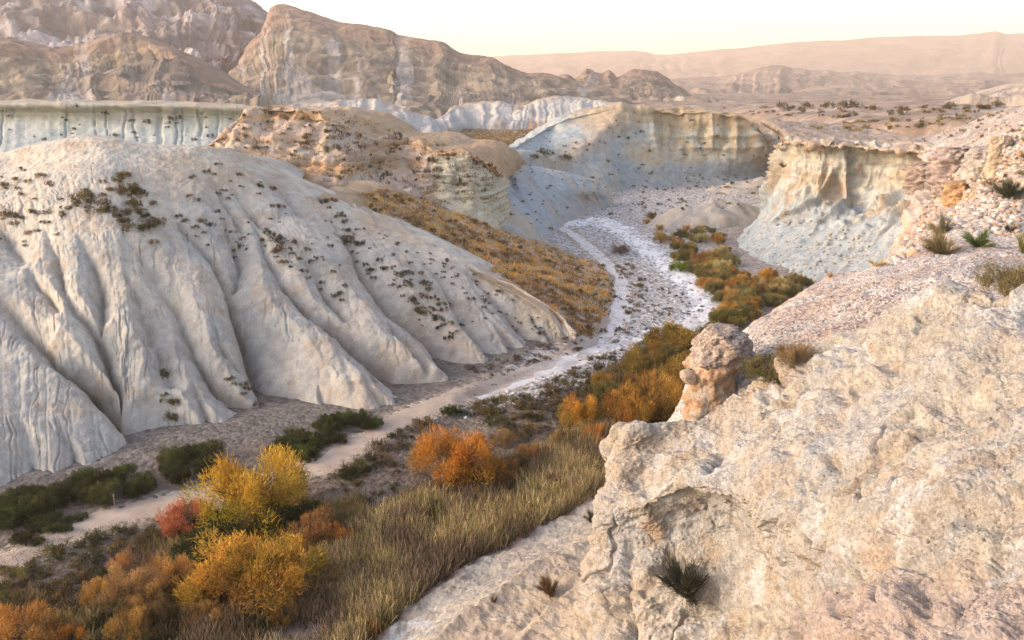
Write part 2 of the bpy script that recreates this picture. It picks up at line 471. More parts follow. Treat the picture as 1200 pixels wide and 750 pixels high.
# gullies of that hill: lines down the slope found on the smooth surface
GUL = [
 (2.6, [(-20,330),(0,347),(20,375),(50,405),(80,420),(110,440),(140,465),(162,490),(186,516)]),
 (1.7, [(40,300),(60,325),(85,355),(110,378),(123,407),(143,437),(156,470)]),
 (1.0, [(85,262),(95,285),(113,314),(117,338),(116,376)]),
 (0.7, [(45,250),(52,275),(64,312),(74,342)]),
 (0.9, [(130,285),(148,312),(165,345),(182,376),(190,410),(200,440)]),
 (1.3, [(150,270),(168,300),(200,348),(218,388),(240,420),(262,445),(288,462),(312,482)]),
 (2.0, [(195,235),(210,258),(255,300),(272,332),(285,362),(298,394),(308,434),(328,462),(345,490)]),
 (1.0, [(258,235),(266,258),(284,290),(278,325)]),
 (1.9, [(285,225),(298,252),(322,310),(352,345),(400,378),(434,404),(468,430),(505,452),(520,470)]),
 (0.7, [(262,210),(279,222),(296,240),(311,258)]),
 (0.6, [(322,208),(336,222),(351,243)]),
 (1.9, [(385,245),(398,262),(414,279),(438,318),(464,345),(500,371),(524,398),(548,438)]),
 (1.1, [(350,285),(368,310),(390,338),(410,362)]),
 (1.0, [(470,285),(500,305),(522,325),(548,370),(582,412),(588,430)]),
 (0.9, [(528,308),(560,322),(598,362),(632,398),(640,410)]),
 (0.6, [(600,340),(630,372),(655,400)]),
 (0.5, [(45,445),(62,480),(78,520),(90,552)]),
 (0.5, [(20,470),(28,510),(36,560)]),
 (0.5, [(400,400),(425,440),(450,478)]),
 (0.5, [(440,430),(462,458),(475,480)]),
 (0.6, [(360,420),(375,450),(390,485)]),
 (.8, [(330,300),(372,352),(410,398),(440,440)]), (.8, [(430,330),(470,385),(505,430)]), (.9, [(20,300),(40,330),(60,350)]), (.9, [(225,330),(250,372),(275,412),(300,440)]),
 (.7, [(560,350),(595,392),(610,410)]), (.8, [(490,350),(530,400),(552,428)]), (.6, [(100,400),(125,435),(150,480)]), (.7, [(-20,240),(0,265),(22,300)]), (.6, [(240,190),(262,225),(285,262)]), (.7, [(200,400),(225,440),(245,485)]),
]
RIDGES = [(2.2, [(-60,340),(-20,352),(15,385),(50,420),(90,446),(130,478),(165,505)]), (1.2, [(25,318),(60,345),(95,372),(118,412),(140,450)]), (.9, [(130,330),(160,380),(200,440),(240,480)]),
 (1.0, [(225,300),(250,350),(275,400),(300,455)]), (1.3, [(300,290),(330,330),(372,385),(420,440),(450,478)]), (1.2, [(345,300),(400,352),(450,392),(500,425),(540,442)]), (.8, [(420,265),(470,320),(520,365),(570,415)])]
def hill_lines(GUL):
    from mathutils.bvhtree import BVHTree
    P = crom(crom(N_HILL[1:], 70, 0), 120, 1)
    nv, nu = P.shape[:2]
    vs = [Vector(p) for p in P.reshape(-1, 3)]
    fs = [(a*nu+b, a*nu+b+1, (a+1)*nu+b+1, (a+1)*nu+b) for a in range(nv-1) for b in range(nu-1)]
    bv = BVHTree.FromPolygons(vs, fs)
    out, ws = [], []
    for wgt, px in GUL:
        pts = np.array(px, float); pts = crom(pts, (len(pts)-1)*3+1, 0)
        L = []
        for q in pts:
            h = bv.ray_cast(Vector(EYE), Vector(ray(*q)).normalized())
            if h[0] is not None: L.append(np.array(h[0]))
        if len(L) > 1:
            out.append(np.array(L)); ws.append(wgt)
    return out, ws
HL, HW = hill_lines(GUL)
RL, RWT = hill_lines(RIDGES)

def hill_disp(P, N, U, V):
    Pw = P + 0.4*np.stack([fbm(P, 6, 3, 51), fbm(P, 6, 3, 54), 0*U], -1) + 0.22*np.stack([fbm(P, 1.5, 2, 57), fbm(P, 1.5, 2, 58), 0*U], -1)
    g = -poly_max(Pw, HL, HW, lambda d: 2.3*np.exp(-d/3.4) + 1.1*np.exp(-d/0.45)) + poly_max(Pw, RL, RWT, lambda d: np.exp(-(d/2.4)**1.4))
    front = sstep(0.17, 0.26, V)
    # fine rills that run down the slope
    L = U*150 + 10*V*0
    q = np.stack([L + 2.5*fbm(P, 12, 2, 61), V*7, 0*U], -1)
    r = billow(q, 7.0, 3, 63, 0.55, (1, .35, 1))
    rill = 0.16*r*sstep(0.2, 0.5, V)
    body = 0.5*fbm(P, 14, 3, 71) + 0.12*fbm(P, 2.2, 3, 75) + 0.05*fbm(P, .7, 2, 78)
    cq = np.stack([L + 1.6*fbm(P, 5, 3, 66), V*9, 0*U], -1)
    ck = np.abs(perlin(cq[...,0]/3.1, cq[...,1]/6, cq[...,2]+.5, 67)); ck2 = np.abs(perlin(cq[...,0]/1.3, cq[...,1]/3, cq[...,2]+.5, 68))
    cracks = -.22*sstep(.07, .0, ck)*sstep(-.05, .25, fbm(P, 9, 2, 69)) - .16*sstep(.08, 0, ck2)*sstep(0, .3, fbm(P, 6, 2, 70))
    rough = .10*fbm(P, 1.1, 4, 73, .62)
    mq = np.stack([L + .8*fbm(P, 7, 3, 64), V*5, 0*U], -1)
    mid = -.10*np.exp(-np.abs(perlin(mq[...,0]/5.2, mq[...,1]/7, mq[...,2]+.5, 62))*9) - .10*np.exp(-np.abs(perlin(mq[...,0]/2.3, mq[...,1]/5, mq[...,2]+.5, 60))*9)
    return front*(g+rill+mid*sstep(.28, .5, V)+cracks*sstep(.3, .45, V)) + body + rough

def hill_color(P, N, U, V):
    n = fbm(P, 9, 4, 81); n2 = fbm(P, 1.8, 4, 85); s = fbm(np.stack([U*60, V*3, 0*U], -1), 3, 3, 87)
    C = mixc(WHITE, (0.41, 0.36, 0.30), sstep(-.4, .5, n+0.4*n2))
    C = mixc(C, GREY, sstep(0.35, 0.9, V + 0.3*n + 0.15*s)*0.75)
    C = mixc(C, (0.33, 0.325, 0.295), sstep(0.1, .6, s + n*0.4)*0.45*sstep(.3, .7, V))
    C = mixc(C, (0.42, 0.31, 0.21), sstep(0.12, 0.55, fbm(P, 13, 3, 91) + 0.3*n2)*sstep(0.75, 0.2, V)*0.7)
    C = mixc(C, (0.27, 0.23, 0.19), sstep(.15, .55, n2)*0.4)
    C = mixc(C, (0.35, 0.26, 0.18), sstep(.1, .5, fbm(P, 5, 4, 93, .6))*.45)
    return C
badland_hill = patch("badland_hill", "pale eroded clay hillside with deep rounded gullies left of the track", "hillside", N_HILL, 820, 520, hill_disp, hill_color, M_CLAY)

# ------------------------------------------------------------------ orange grassy fan behind the hill's edge
N_FAN = net([
 [(372,232,122),(398,241,125),(450,268,122.5),(500,293,120),(550,316,117.5),(600,340,113),(640,368,108.5),(676,404,103)],
 [(385,222,131),(412,232,130),(455,255,129),(500,280,128),(545,302,126),(600,322,122),(650,350,116),(692,398,104.5)],
 [(400,218,142),(430,224,141),(480,247,140),(535,273,139),(592,297,138),(650,326,131),(694,352,125),(708,388,107)],
 [(415,212,153),(442,214,153),(492,232,156),(545,252,159),(605,276,161),(655,296,165),(708,318,150),(728,348,132)],
 [(420,214,165),(450,212,168),(505,228,172),(560,250,174),(612,268,176),(662,286,182),(722,310,160),(742,342,138)],
])
N_FAN[-1, :, 2] -= 2.0; N_FAN[:, -1, 2] = -1.2
def fan_disp(P, N, U, V):
    return 0.5*fbm(P, 10, 4, 101) + 0.12*fbm(P, 1.6, 2, 105)
def fan_color(P, N, U, V):
    n = fbm(P, 6, 4, 111)
    C = mixc((0.36, 0.255, 0.165), (0.30, 0.21, 0.13), sstep(-.3, .4, n))
    return mixc(C, (0.44, 0.37, 0.31), sstep(.78, .98, U + .1*n))
fan = patch("grassy_slope", "gentle orange brown slope between the white hill and the track", "slope", N_FAN, 320, 240, fan_disp, fan_color, M_CLAY, up=1)

# ------------------------------------------------------------------ orange cliff with the knob
cr = [(240,176,166),(262,160,167),(300,130,172),(350,129,171),(390,144,168),(425,163,172),(455,164,176),(482,166,178),(500,172,172),(510,178,166.5),(530,178,165.5),(550,181,166),(570,192,168),(584,204,176),(592,212,190)]
md = [(240,184,162),(262,171,163),(297,155,166),(350,163,163),(395,184,158),(430,196,164),(458,196,170),(480,197,169),(497,196,165),(506,201,164),(530,204,163),(552,207,163.3),(576,220,165.5),(588,226,176),(596,232,190)]
ft = [(240,196,157),(262,186,158),(300,194,157),(350,208,155),(405,226,150),(440,234,151),(468,236,154),(490,238,157),(500,232,159.5),(508,226,161.5),(530,232,161),(553,238,161),(578,248,163),(592,252,174),(602,254,188)]
C0, C1, C2 = (np.array([at(*p) for p in q]) for q in (cr, md, ft))
b2 = C0 + np.array([6, 60, -1.5]); b1 = C0 + np.array([1, 14, -0.3])
f2 = C2 + np.array([0, -5, -3.0])
N_ORC = np.stack([b2, b1, C0, C0*0.85+C1*0.15+np.array([0,0,.0]), C1, C2, f2])
def orc_disp(P, N, U, V):
    face = sstep(.33, .42, V)*sstep(1.0, .85, V)
    st = perlin(P[...,2]*0.55, P[...,0]*0.03, P[...,1]*0.03, 121)+0.6*perlin(P[...,2]*1.6, P[...,0]*0.05, P[...,1]*0.05, 122)
    col = billow(P, 5.0, 3, 125, .5, (1, 1, .12))
    blk = np.tanh(6*perlin(P[...,0]/6, P[...,1]/6, P[...,2]/40, 137)) + .5*np.tanh(5*perlin(P[...,0]/2.5, P[...,1]/2.5, P[...,2]/5, 138))
    return face*(.6*blk + 1.2*st + 1.0*(col-0.35)) + 0.9*fbm(P, 9, 4, 131) + 0.25*fbm(P, 1.8, 3, 135)
def orc_color(P, N, U, V):
    n = fbm(P, 7, 4, 141); z = P[...,2] + 1.2*n
    st = perlin(z*0.45, P[...,0]*0.02, P[...,1]*0.02, 145)
    C = mixc((0.43, 0.32, 0.245), (0.44, 0.275, 0.15), sstep(-.1, .4, st))
    C = mixc(C, (0.40, 0.34, 0.26), sstep(.1, .5, n)*0.6)
    knob = sstep(.6, .68, U)*sstep(1.0, .9, U)
    C = mixc(C, (0.45, 0.40, 0.29), knob*sstep(.42, .52, V+.05*n)*0.9)
    C = mixc(C, (0.37, 0.21, 0.10), knob*sstep(.5, .4, V)*0.8)
    C = mixc(C, (0.36, 0.25, 0.15), sstep(.4, .25, V)*.7)
    return C
orc = patch("orange_cliff", "orange and pink layered cliff with a square pale knob at its right end", "cliff", N_ORC, 480, 300, orc_disp, orc_color, M_CLIFF, up=None)

# ------------------------------------------------------------------ grey slope right of the knob
N_GS = net([
 [(470,238,175),(510,215,190),(552,205,215),(586,188,245),(622,188,248),(662,196,252),(700,206,262),(722,218,272)],
 [(470,240,163),(506,228,166),(550,236,166),(588,196,232),(622,196,238),(664,204,242),(700,213,252),(718,224,262)],
 [(500,252,160),(530,252,163),(572,258,168),(600,225,205),(636,222,218),(672,222,230),(700,224,242),(716,229,256)],
 [(540,268,161),(575,272,164),(606,275,172),(626,256,196),(655,244,216),(684,238,234),(704,235,244),(718,235,253)],
 [(560,278,161),(600,288,166),(632,288,174),(650,268,194),(668,254,216),(694,245,232),(710,240,243),(722,238,252)],
])
N_GS[-1, :, 2] = -1.5; N_GS[0, :, 2] -= 2
def gs_disp(P, N, U, V):
    q = np.stack([U*60 + 1.5*fbm(P, 10, 2, 151), V*6, 0*U], -1)
    return 2.2*(billow(q, 6.5, 3, 153, .5, (1, .3, 1))-.3)*sstep(.15, .4, V)*sstep(1, .75, V) + .4*fbm(P, 6, 3, 157)
def gs_color(P, N, U, V):
    n = fbm(P, 8, 4, 161); n2 = fbm(np.stack([U*60, V*5, 0*U], -1), 5, 3, 163)
    C = mixc(BLUE, GREY, sstep(-.3, .3, n2))
    C = mixc(C, (0.42, 0.36, 0.28), sstep(.0, .5, n + .3*n2)*.7)
    return mixc(C, (0.43, 0.36, 0.28), sstep(.22, .1, V))
gslope = patch("grey_slope", "blue grey furrowed slope between the orange knob and the riverbed", "slope", N_GS, 300, 200, gs_disp, gs_color, M_CLAY)

# ------------------------------------------------------------------ central mesa
mc = [(560,192,258),(588,182,262),(640,151,300),(662,140,304),(700,131,306),(745,128,308),(790,129,308),(838,131,306),(868,136,306),(885,147,310),(898,160,320),(925,168,345),(960,170,380)]
mm = [(560,194,256),(588,185,260),(634,168,287),(660,165,290),(696,160,294),(735,168,298),(790,180,301),(842,182,302),(872,180,303),(890,180,308),(905,178,318),(930,177,344),(960,177,378)]
mt = [(560,200,250),(588,190,256),(632,190,268),(660,198,272),(700,212,276),(742,217,290),(790,215,297),(842,208,302),(875,203,306),(895,199,312),(915,196,320),(940,190,344),(970,190,376)]
A0, A1, A2 = (np.array([at(*p) for p in q]) for q in (mc, mm, mt))
A2[3:, 2] = np.minimum(A2[3:, 2], 2.0)
N_MESA = np.stack([A0+np.array([10,110,-1.0]), A0+np.array([1,22,.2]), A0, A0*.8+A1*.2, A1, A1*.5+A2*.5, A2, A2+np.array([0,-6,-4.0])])
SPUR = np.array([at(*p) for p in [(604,189,262),(640,192,270),(672,182,283),(698,166,290),(716,146,300),(724,132,306)]])
def mesa_disp(P, N, U, V):
    cl = sstep(.28, .36, V)*sstep(.66, .52, V)*sstep(.3, .5, U)
    col = billow(P, 9, 3, 171, .5, (1, 1, .1))
    st = perlin(P[...,2]*.5, P[...,0]*.02, P[...,1]*.02, 175)
    q = np.stack([U*90, V*6, 0*U], -1)
    tal = 1.6*(billow(q, 7, 2, 177, .5, (1, .3, 1))-.3)*sstep(.5, .7, V)
    spur = 3.2*np.exp(-(poly_dist(P, [SPUR])[0]/5.0)**1.3)
    blk = np.tanh(6*perlin(P[...,0]/11, P[...,1]/11, P[...,2]/60, 185)) + .6*np.tanh(6*perlin(P[...,0]/4, P[...,1]/4, P[...,2]/16, 186))
    return cl*(1.5*blk + 2.4*(col-.3) + 1.3*st) + tal + 1.0*fbm(P, 14, 4, 181) + spur + .8*fbm(P, 4.5, 3, 183)*sstep(.36, .3, V)
def mesa_color(P, N, U, V):
    n = fbm(P, 9, 4, 191); n2 = fbm(P, 3, 3, 195)
    zc = P[..., 2] + 3*n
    C = mixc(BLUE, (0.36, 0.35, 0.31), sstep(-.2, .5, n))
    cl = sstep(5, 11, zc)*sstep(.34, .48, U + .06*n)
    C = mixc(C, mixc((0.43, 0.34, 0.22), (0.40, 0.37, 0.29), sstep(-.3, .4, n2)), cl)
    C = mixc(C, (0.36, 0.26, 0.16), sstep(19, 23, zc)*sstep(.2, .35, U)*.8)
    C = mixc(C, (0.40, 0.30, 0.21), np.exp(-(poly_dist(P, [SPUR])[0]/4.0)**2)*.8)
    C = mixc(C, (0.30, 0.21, 0.14), sstep(.3, .2, V)*.8*sstep(.22, .4, U))
    return C
mesa = patch("mesa", "flat topped tan mesa with a pale grey apron across the riverbed", "mesa", N_MESA, 460, 300, mesa_disp, mesa_color, M_CLIFF)

# low grey mounds on the terrace right of the mesa
def mound(name, label, cx, cy, rx, ry, h, rot, seed):
    a = np.linspace(-1, 1, 70); UU, VV = np.meshgrid(a, a)
    r2 = UU**2+VV**2
    z = h*np.clip(1-r2, -0.3, 1)**1.0
    x = cx+(UU*rx*math.cos(rot)-VV*ry*math.sin(rot)); y = cy+(UU*rx*math.sin(rot)+VV*ry*math.cos(rot))
    P = np.stack([x, y, z-.6], -1)
    P[..., 2] += (.25*h*fbm(P, 7, 3, seed))
    C = mixc(GREY, (0.40, 0.33, 0.26), sstep(-.2, .4, fbm(P, 5, 3, seed+5)))
    TERRAIN.append(struct(grid_object(name, P, C, M_CLAY), label, "mound"))
g = ground(850, 262)
mound("grey_mound", "low grey clay mound beside the foot of the right cliff", g[0], g[1]+4, 22, 10, 6.0, .35, 201)
g = ground(905, 222)
mound("pebbly_mound", "low pebbly mound on the terrace beyond the right cliff", g[0], g[1], 26, 12, 4.5, .25, 221)

# ------------------------------------------------------------------ right hand cliff with cap ledge
rows_c = [
 # crest, cap lip, under cap, mid, foot, toe
 [(935,168,225),(933,172,222),(934,174,225),(922,215,224),(905,245,222),(880,262,222)],
 [(921,163,200),(917,169,197),(920,172,200),(908,215,198),(893,248,198),(866,276,202)],
 [(929,161,184),(924,167,181),(928,171,184),(919,215,183),(905,257,178),(858,291,180)],
 [(950,163,178),(947,169,175),(949,172,178),(941,216,177),(928,263,172),(872,303,170)],
 [(975,165,175),(974,171,172),(975,174,175),(966,220,174),(953,266,167),(893,316,159)],
 [(1003,166,174),(1003,172,171),(1003,175,174),(996,222,172),(984,270,162),(915,330,149)],
 [(1032,169,171),(1032,175,168),(1032,178,171),(1024,226,168),(1012,274,157),(945,342,141)],
 [(1060,170,167),(1060,177,163.5),(1060,180,167),(1050,230,163),(1036,278,150),(985,352,134)],
 [(1086,172,162),(1088,178,159),(1086,182,161),(1076,234,155),(1066,284,141),(1030,362,128)],
 [(1112,178,154),(1114,184,152),(1112,188,153),(1104,236,147),(1098,290,132),(1080,370,122)],
]
Z = np.array([[at(*p) for p in r] for r in rows_c]).transpose(1, 0, 2)
Z[-1, :, 2] = -1.0
N_RC = np.concatenate([(Z[0]+np.array([14, 70, 1.5]))[None], (Z[0]+np.array([2, 10, .6]))[None], Z], 0)
def rc_disp(P, N, U, V):
    face = sstep(.45, .55, V)*sstep(.92, .74, V)
    col = billow(P, 7, 3, 231, .5, (1, 1, .08)); rough = fbm(P, 5, 4, 235)
    crack = sstep(.07, .0, np.abs(perlin(P[...,0]*.09, P[...,1]*.09, P[...,2]*.012, 239)))
    st = perlin(P[...,2]*.6, P[...,0]*.02, P[...,1]*.02, 237)
    apron = sstep(.8, .9, V)
    q = np.stack([U*60, V*5, 0*U], -1)
    colv = billow(P, 4.2, 3, 233, .55, (1, 1, .05))
    blk = np.tanh(6*perlin(P[...,0]/7, P[...,1]/7, P[...,2]/60, 245)) + .5*np.tanh(6*perlin(P[...,0]/2.6, P[...,1]/2.6, P[...,2]/9, 246))
    lip = sstep(.38,.44,V)*sstep(.56,.5,V)
    return lip*(1.1*fbm(P, 3.2, 3, 247) + .7*np.tanh(5*perlin(P[...,0]/2.2, P[...,1]/2.2, P[...,2]/4, 248))) + face*(.75*blk + 1.0*(col-.3)+1.5*(colv-.3)+.8*st-2.6*crack) + .7*rough*(1-.5*apron) + apron*1.3*(billow(q, 9, 3, 241, .5, (1, .35, 1))-.3) + .15*fbm(P, 1.4, 3, 243)
def rc_color(P, N, U, V):
    n = fbm(P, 6, 4, 251); n2 = fbm(P, 2.2, 3, 255); z = P[..., 2] + 2.5*n + 4*fbm(P*np.array([1,1,.15]), 6, 3, 258) + 2.2*fbm(P, 1.8, 4, 259, .6)
    C = mixc(BLUE, (0.35, 0.35, 0.325), sstep(-.3, .4, n2))
    C = mixc(C, (0.395, 0.36, 0.295), sstep(9, 15, z))
    C = mixc(C, (0.37, 0.275, 0.18), sstep(.05, .5, n + .5*sstep(.5, .1, U)*sstep(8, 14, z))*.8*sstep(7, 12, z))
    C = mixc(C, mixc((0.30, 0.23, 0.18), (0.36, 0.29, 0.23), sstep(-.2, .4, n2)), sstep(.42, .36, V))
    C = mixc(C, (0.35, 0.25, 0.17), sstep(.36,.42,V)*sstep(.5, .44, V)*.75)
    bd = perlin((P[...,2]+.6*n)*.9, P[...,0]*.02, P[...,1]*.02, 257)
    C = mixc(C, C*.72, sstep(.12, .3, bd)*sstep(8, 12, z)*.7)
    C = mixc(C, (0.43, 0.33, 0.25), sstep(.8, .95, U + .1*n)*.8)
    return C
rcliff = patch("right_cliff", "tall tan cliff above a blue grey apron with a thin overhanging cap ledge", "cliff", N_RC, 420, 380, rc_disp, rc_color, M_CLIFF)

# ------------------------------------------------------------------ rocky hillside at the right edge
N_RS = net([
 [(1040,150,300),(1085,149,290),(1130,140,260),(1170,130,215),(1215,122,180),(1330,108,150)],
 [(1055,166,190),(1092,166,180),(1135,158,160),(1172,148,135),(1215,138,118),(1330,124,95)],
 [(1072,176,166),(1104,178,150),(1142,176,122),(1176,170,106),(1215,160,92),(1330,145,74)],
 [(1078,186,158),(1108,192,138),(1142,190,115),(1176,182,99),(1215,176,86),(1330,165,68)],
 [(1080,206,154),(1108,212,136),(1140,208,114),(1174,205,98),(1215,204,84),(1330,200,66)],
 [(1072,232,146),(1104,238,126),(1136,232,108),(1172,226,94),(1215,226,80),(1330,230,62)],
 [(1050,285,126),(1082,276,108),(1115,262,94),(1165,246,82),(1215,244,72),(1330,250,56)],
 [(1020,345,112),(1058,325,94),(1100,300,80),(1160,272,70),(1215,264,62),(1330,268,50)],
])
def rs_disp(P, N, U, V):
    st = perlin(P[...,2]*.45+.2*P[...,0]*.1, P[...,0]*.03, P[...,1]*.03, 261)+.7*perlin(P[...,2]*1.3, P[...,0]*.06, P[...,1]*.06, 262)
    m = sstep(.3, .45, V)*sstep(.95, .75, V)
    bl = billow(P, 6, 4, 265, .55)
    return m*(1.1*st + 1.2*(bl-.35) + .6*np.tanh(5*perlin(P[...,0]/4, P[...,1]/4, P[...,2]/3, 273))) + .8*fbm(P, 8, 4, 268) + .22*fbm(P, 1.5, 3, 271)
def rs_color(P, N, U, V):
    n = fbm(P, 6, 4, 275); n2 = fbm(P, 1.6, 3, 279)
    C = mixc((0.40, 0.34, 0.29), (0.32, 0.245, 0.20), sstep(-.3, .3, n))
    st = perlin((P[...,2]+n)*.5, P[...,0]*.02, P[...,1]*.02, 281)
    C = mixc(C, (0.42, 0.27, 0.16), sstep(.05, .35, st + .3*n2)*.7*sstep(.4, .55, V))
    C = mixc(C, (0.47, 0.42, 0.37), sstep(.1, .5, n2)*.5)
    C = mixc(C, (0.38, 0.25, 0.15), sstep(.78, .9, V+.08*n)*sstep(.5, .2, U)*.6)
    return C
rslope = patch("rocky_hillside", "broken pinkish grey rocky hillside at the right edge", "hillside", N_RS, 380, 380, rs_disp, rs_color, M_CLIFF)

# ------------------------------------------------------------------ near gravel ridge
N_GR = net([
 [(1010,330,92),(1050,300,84),(1085,262,78),(1122,240,75),(1172,231,72),(1260,238,68),(1360,250,62)],
 [(1000,332,82),(1042,302,75),(1080,263,71),(1120,240,69),(1172,230,66),(1260,236,62),(1360,250,56)],
 [(985,330,70),(1030,312,66),(1074,288,63),(1114,276,61.5),(1165,268,60),(1260,266,56),(1360,275,50)],
 [(972,332,61),(1018,318,58),(1070,299,56),(1112,292,55),(1160,286,54),(1260,284,50),(1360,290,44)],
 [(955,334,52),(1010,318,49),(1075,302,47),(1115,297,46),(1152,292,45),(1260,290,41),(1360,300,36)],
 [(930,352,45),(985,338,42),(1045,322,39.5),(1095,314,37.5),(1145,310,36),(1260,310,32),(1360,320,28)],
 [(900,377,39),(955,362,35.5),(1015,348,33),(1075,338,31),(1135,334,29),(1260,340,25),(1360,350,21)],
 [(868,398,34.5),(925,390,31),(985,385,28),(1045,378,26),(1105,375,24),(1240,380,20),(1360,390,16)],
 [(840,440,30),(890,425,28.5),(950,420,26),(1015,410,24),(1085,405,22),(1220,410,18),(1360,420,14)],
 [(800,500,27.5),(850,490,26.5),(920,470,24.5),(990,450,22.5),(1070,445,20),(1200,450,16),(1360,460,12)],
])
# the ridge falls off steeply towards the river
edge = N_GR[:, :1] + np.array([-1.2, 2.0, -3.0]); edge2 = N_GR[:, :1] + np.array([-3.0, 4.0, -13.0]); edge3 = N_GR[:, :1] + np.array([-6.0, 8.0, -30.0])
N_GR = np.concatenate([edge3, edge2, edge, N_GR], 1)
def gr_disp(P, N, U, V):
    pits = sstep(.25, .6, perlin(P[...,0]*1.7, P[...,1]*1.7, P[...,2]*1.7, 291))
    return .45*fbm(P, 7, 3, 293) + .16*fbm(P, 1.6, 4, 295, .55) + .05*fbm(P, .3, 2, 297) - .1*pits
def gr_color(P, N, U, V):
    n = fbm(P, 4, 4, 301); n2 = fbm(P, .8, 3, 305)
    C = mixc((0.42, 0.36, 0.31), (0.36, 0.27, 0.22), sstep(-.3, .3, n + .3*n2))
    C = mixc(C, (0.46, 0.43, 0.40), sstep(.05, .4, fbm(P, 9, 3, 308))*.6)
    C = mixc(C, (0.30, 0.20, 0.14), sstep(.25, .6, n2)*.35)
    return C
gridge = patch("gravel_ridge", "gravelly pinkish grey ridge behind the pale near rock", "ridge", N_GR, 620, 620, gr_disp, gr_color, M_GRAVEL, up=1)

# ------------------------------------------------------------------ the big pale rock nearest the camera
rk = [
 [(735,505,26),(790,492,26),(850,473,25.7),(892,440,25.3),(955,410,24),(1022,380,22.2),(1072,356,21),(1120,343,20),(1170,347,18.6),(1230,358,17),(1340,380,15)],
 [(722,530,25.8),(780,522,25.2),(845,508,24),(900,475,23.2),(960,448,22),(1026,418,20.4),(1080,392,19.2),(1130,380,18.2),(1180,383,17),(1240,395,15.5),(1345,415,13.3)],
 [(712,556,25.4),(768,553,24.3),(832,540,22.5),(895,514,21.3),(962,492,20),(1030,462,18.6),(1088,436,17.5),(1142,424,16.5),(1194,425,15.4),(1255,435,13.8),(1350,455,11.6)],
 [(706,580,25),(752,575,23.6),(806,560,21.6),(870,562,19.7),(940,560,18.0),(1012,530,16.6),(1082,498,15.6),(1146,482,14.8),(1202,480,13.9),(1264,490,12.2),(1350,505,10.3)],
 [(701,600,24.6),(746,592,23.2),(806,574,21.2),(868,588,19.1),(936,604,16.9),(1008,580,15.2),(1080,552,14.1),(1150,536,13.2),(1210,530,12.4),(1270,540,10.9),(1350,555,9.3)],
 [(697,618,24.4),(744,612,23.4),(804,590,22.6),(862,608,21.0),(926,640,17.2),(1002,618,14.2),(1078,592,12.9),(1150,576,12),(1212,574,11.2),(1272,580,9.9),(1350,600,8.4)],
 [(694,640,24.2),(740,636,23.3),(800,622,22.9),(858,632,21.6),(924,668,17.6),(1000,655,13.6),(1080,634,12.1),(1154,620,11.1),(1216,614,10.3),(1280,620,9.2),(1356,640,7.7)],
 [(690,670,24),(736,672,22.6),(796,668,22.0),(856,672,20.9),(918,692,17.6),(985,690,13.6),(1072,672,11.4),(1150,660,10.4),(1218,655,9.6),(1284,660,8.5),(1356,680,7.1)],
 [(686,705,23.6),(730,712,21.6),(792,715,20.9),(854,715,19.8),(912,718,17.4),(972,716,13.8),(1060,700,10.7),(1140,690,9.6),(1218,688,8.8),(1284,695,7.8),(1356,715,6.5)],
 [(680,755,22.8),(722,765,20.6),(788,770,19.9),(850,768,18.8),(905,758,17.0),(962,752,13.6),(1050,732,9.9),(1134,722,8.8),(1216,722,8.0),(1284,730,7.1),(1356,750,5.9)],
 [(672,830,21.5),(716,840,19.2),(784,840,18.6),(846,835,17.6),(900,820,15.6),(955,805,12.4),(1040,785,8.7),(1130,775,7.6),(1216,775,6.9),(1284,785,6.0),(1356,800,5.0)],
 [(664,930,20),(712,940,17.8),(780,940,17.2),(842,930,16.0),(896,910,13.8),(950,890,10.6),(1030,870,7.2),(1126,860,6.3),(1216,860,5.7),(1284,870,5.0),(1356,880,4.2)],
]
K = net(rk)
kb = K[0:1] + np.array([0, 2.5, -1.6]); kbb = K[0:1] + np.array([0, 4.5, -5.0])
K = np.concatenate([kbb, kb, K], 0)
e1 = K[:, :1] + np.array([0.5, 2.0, -1.5]); e2 = K[:, :1] + np.array([1.5, 5.0, -7.0])
N_FR = np.concatenate([e2, e1, K], 1)
BED_N = np.array([-0.42, 0.25, 0.87])
def surf_at(P, px, py):
    q = P - EYE; yc = q[...,1]*cp_ - q[...,2]*sp_; uc = q[...,1]*sp_ + q[...,2]*cp_
    e = (q[...,0]/yc*FPX+600-px)**2 + (375-uc/yc*FPX-py)**2
    e = np.where(yc > 1, e, 1e9)
    return P.reshape(-1, 3)[np.argmin(e)]
FR_LINES = [(.30,[(985,700),(1040,678),(1090,648),(1150,620),(1230,596)]),(.24,[(1000,612),(1060,566),(1120,545),(1210,520)]),(.22,[(968,408),(905,458),(868,505),(838,548)]),
            (.20,[(1190,470),(1110,495),(1050,540),(985,560)]),(.22,[(760,560),(745,610),(735,680),(742,760)]),(.18,[(1100,380),(1040,440),(990,470)]),(.2,[(700,600),(712,660),(706,740)]),(.22,[(935,655),(930,700),(945,745)])]
FR_DENTS = [(1085,662,.42,.34),(1062,648,.25,.2),(946,466,.22,.16),(1072,500,.3,.14),(820,640,.8,.35),(790,660,.5,.25),(905,468,.3,.16),(1010,420,.3,.1),(1105,425,.25,.12),(745,560,.35,.2),(725,640,.5,.25),(1150,470,.3,.1)]
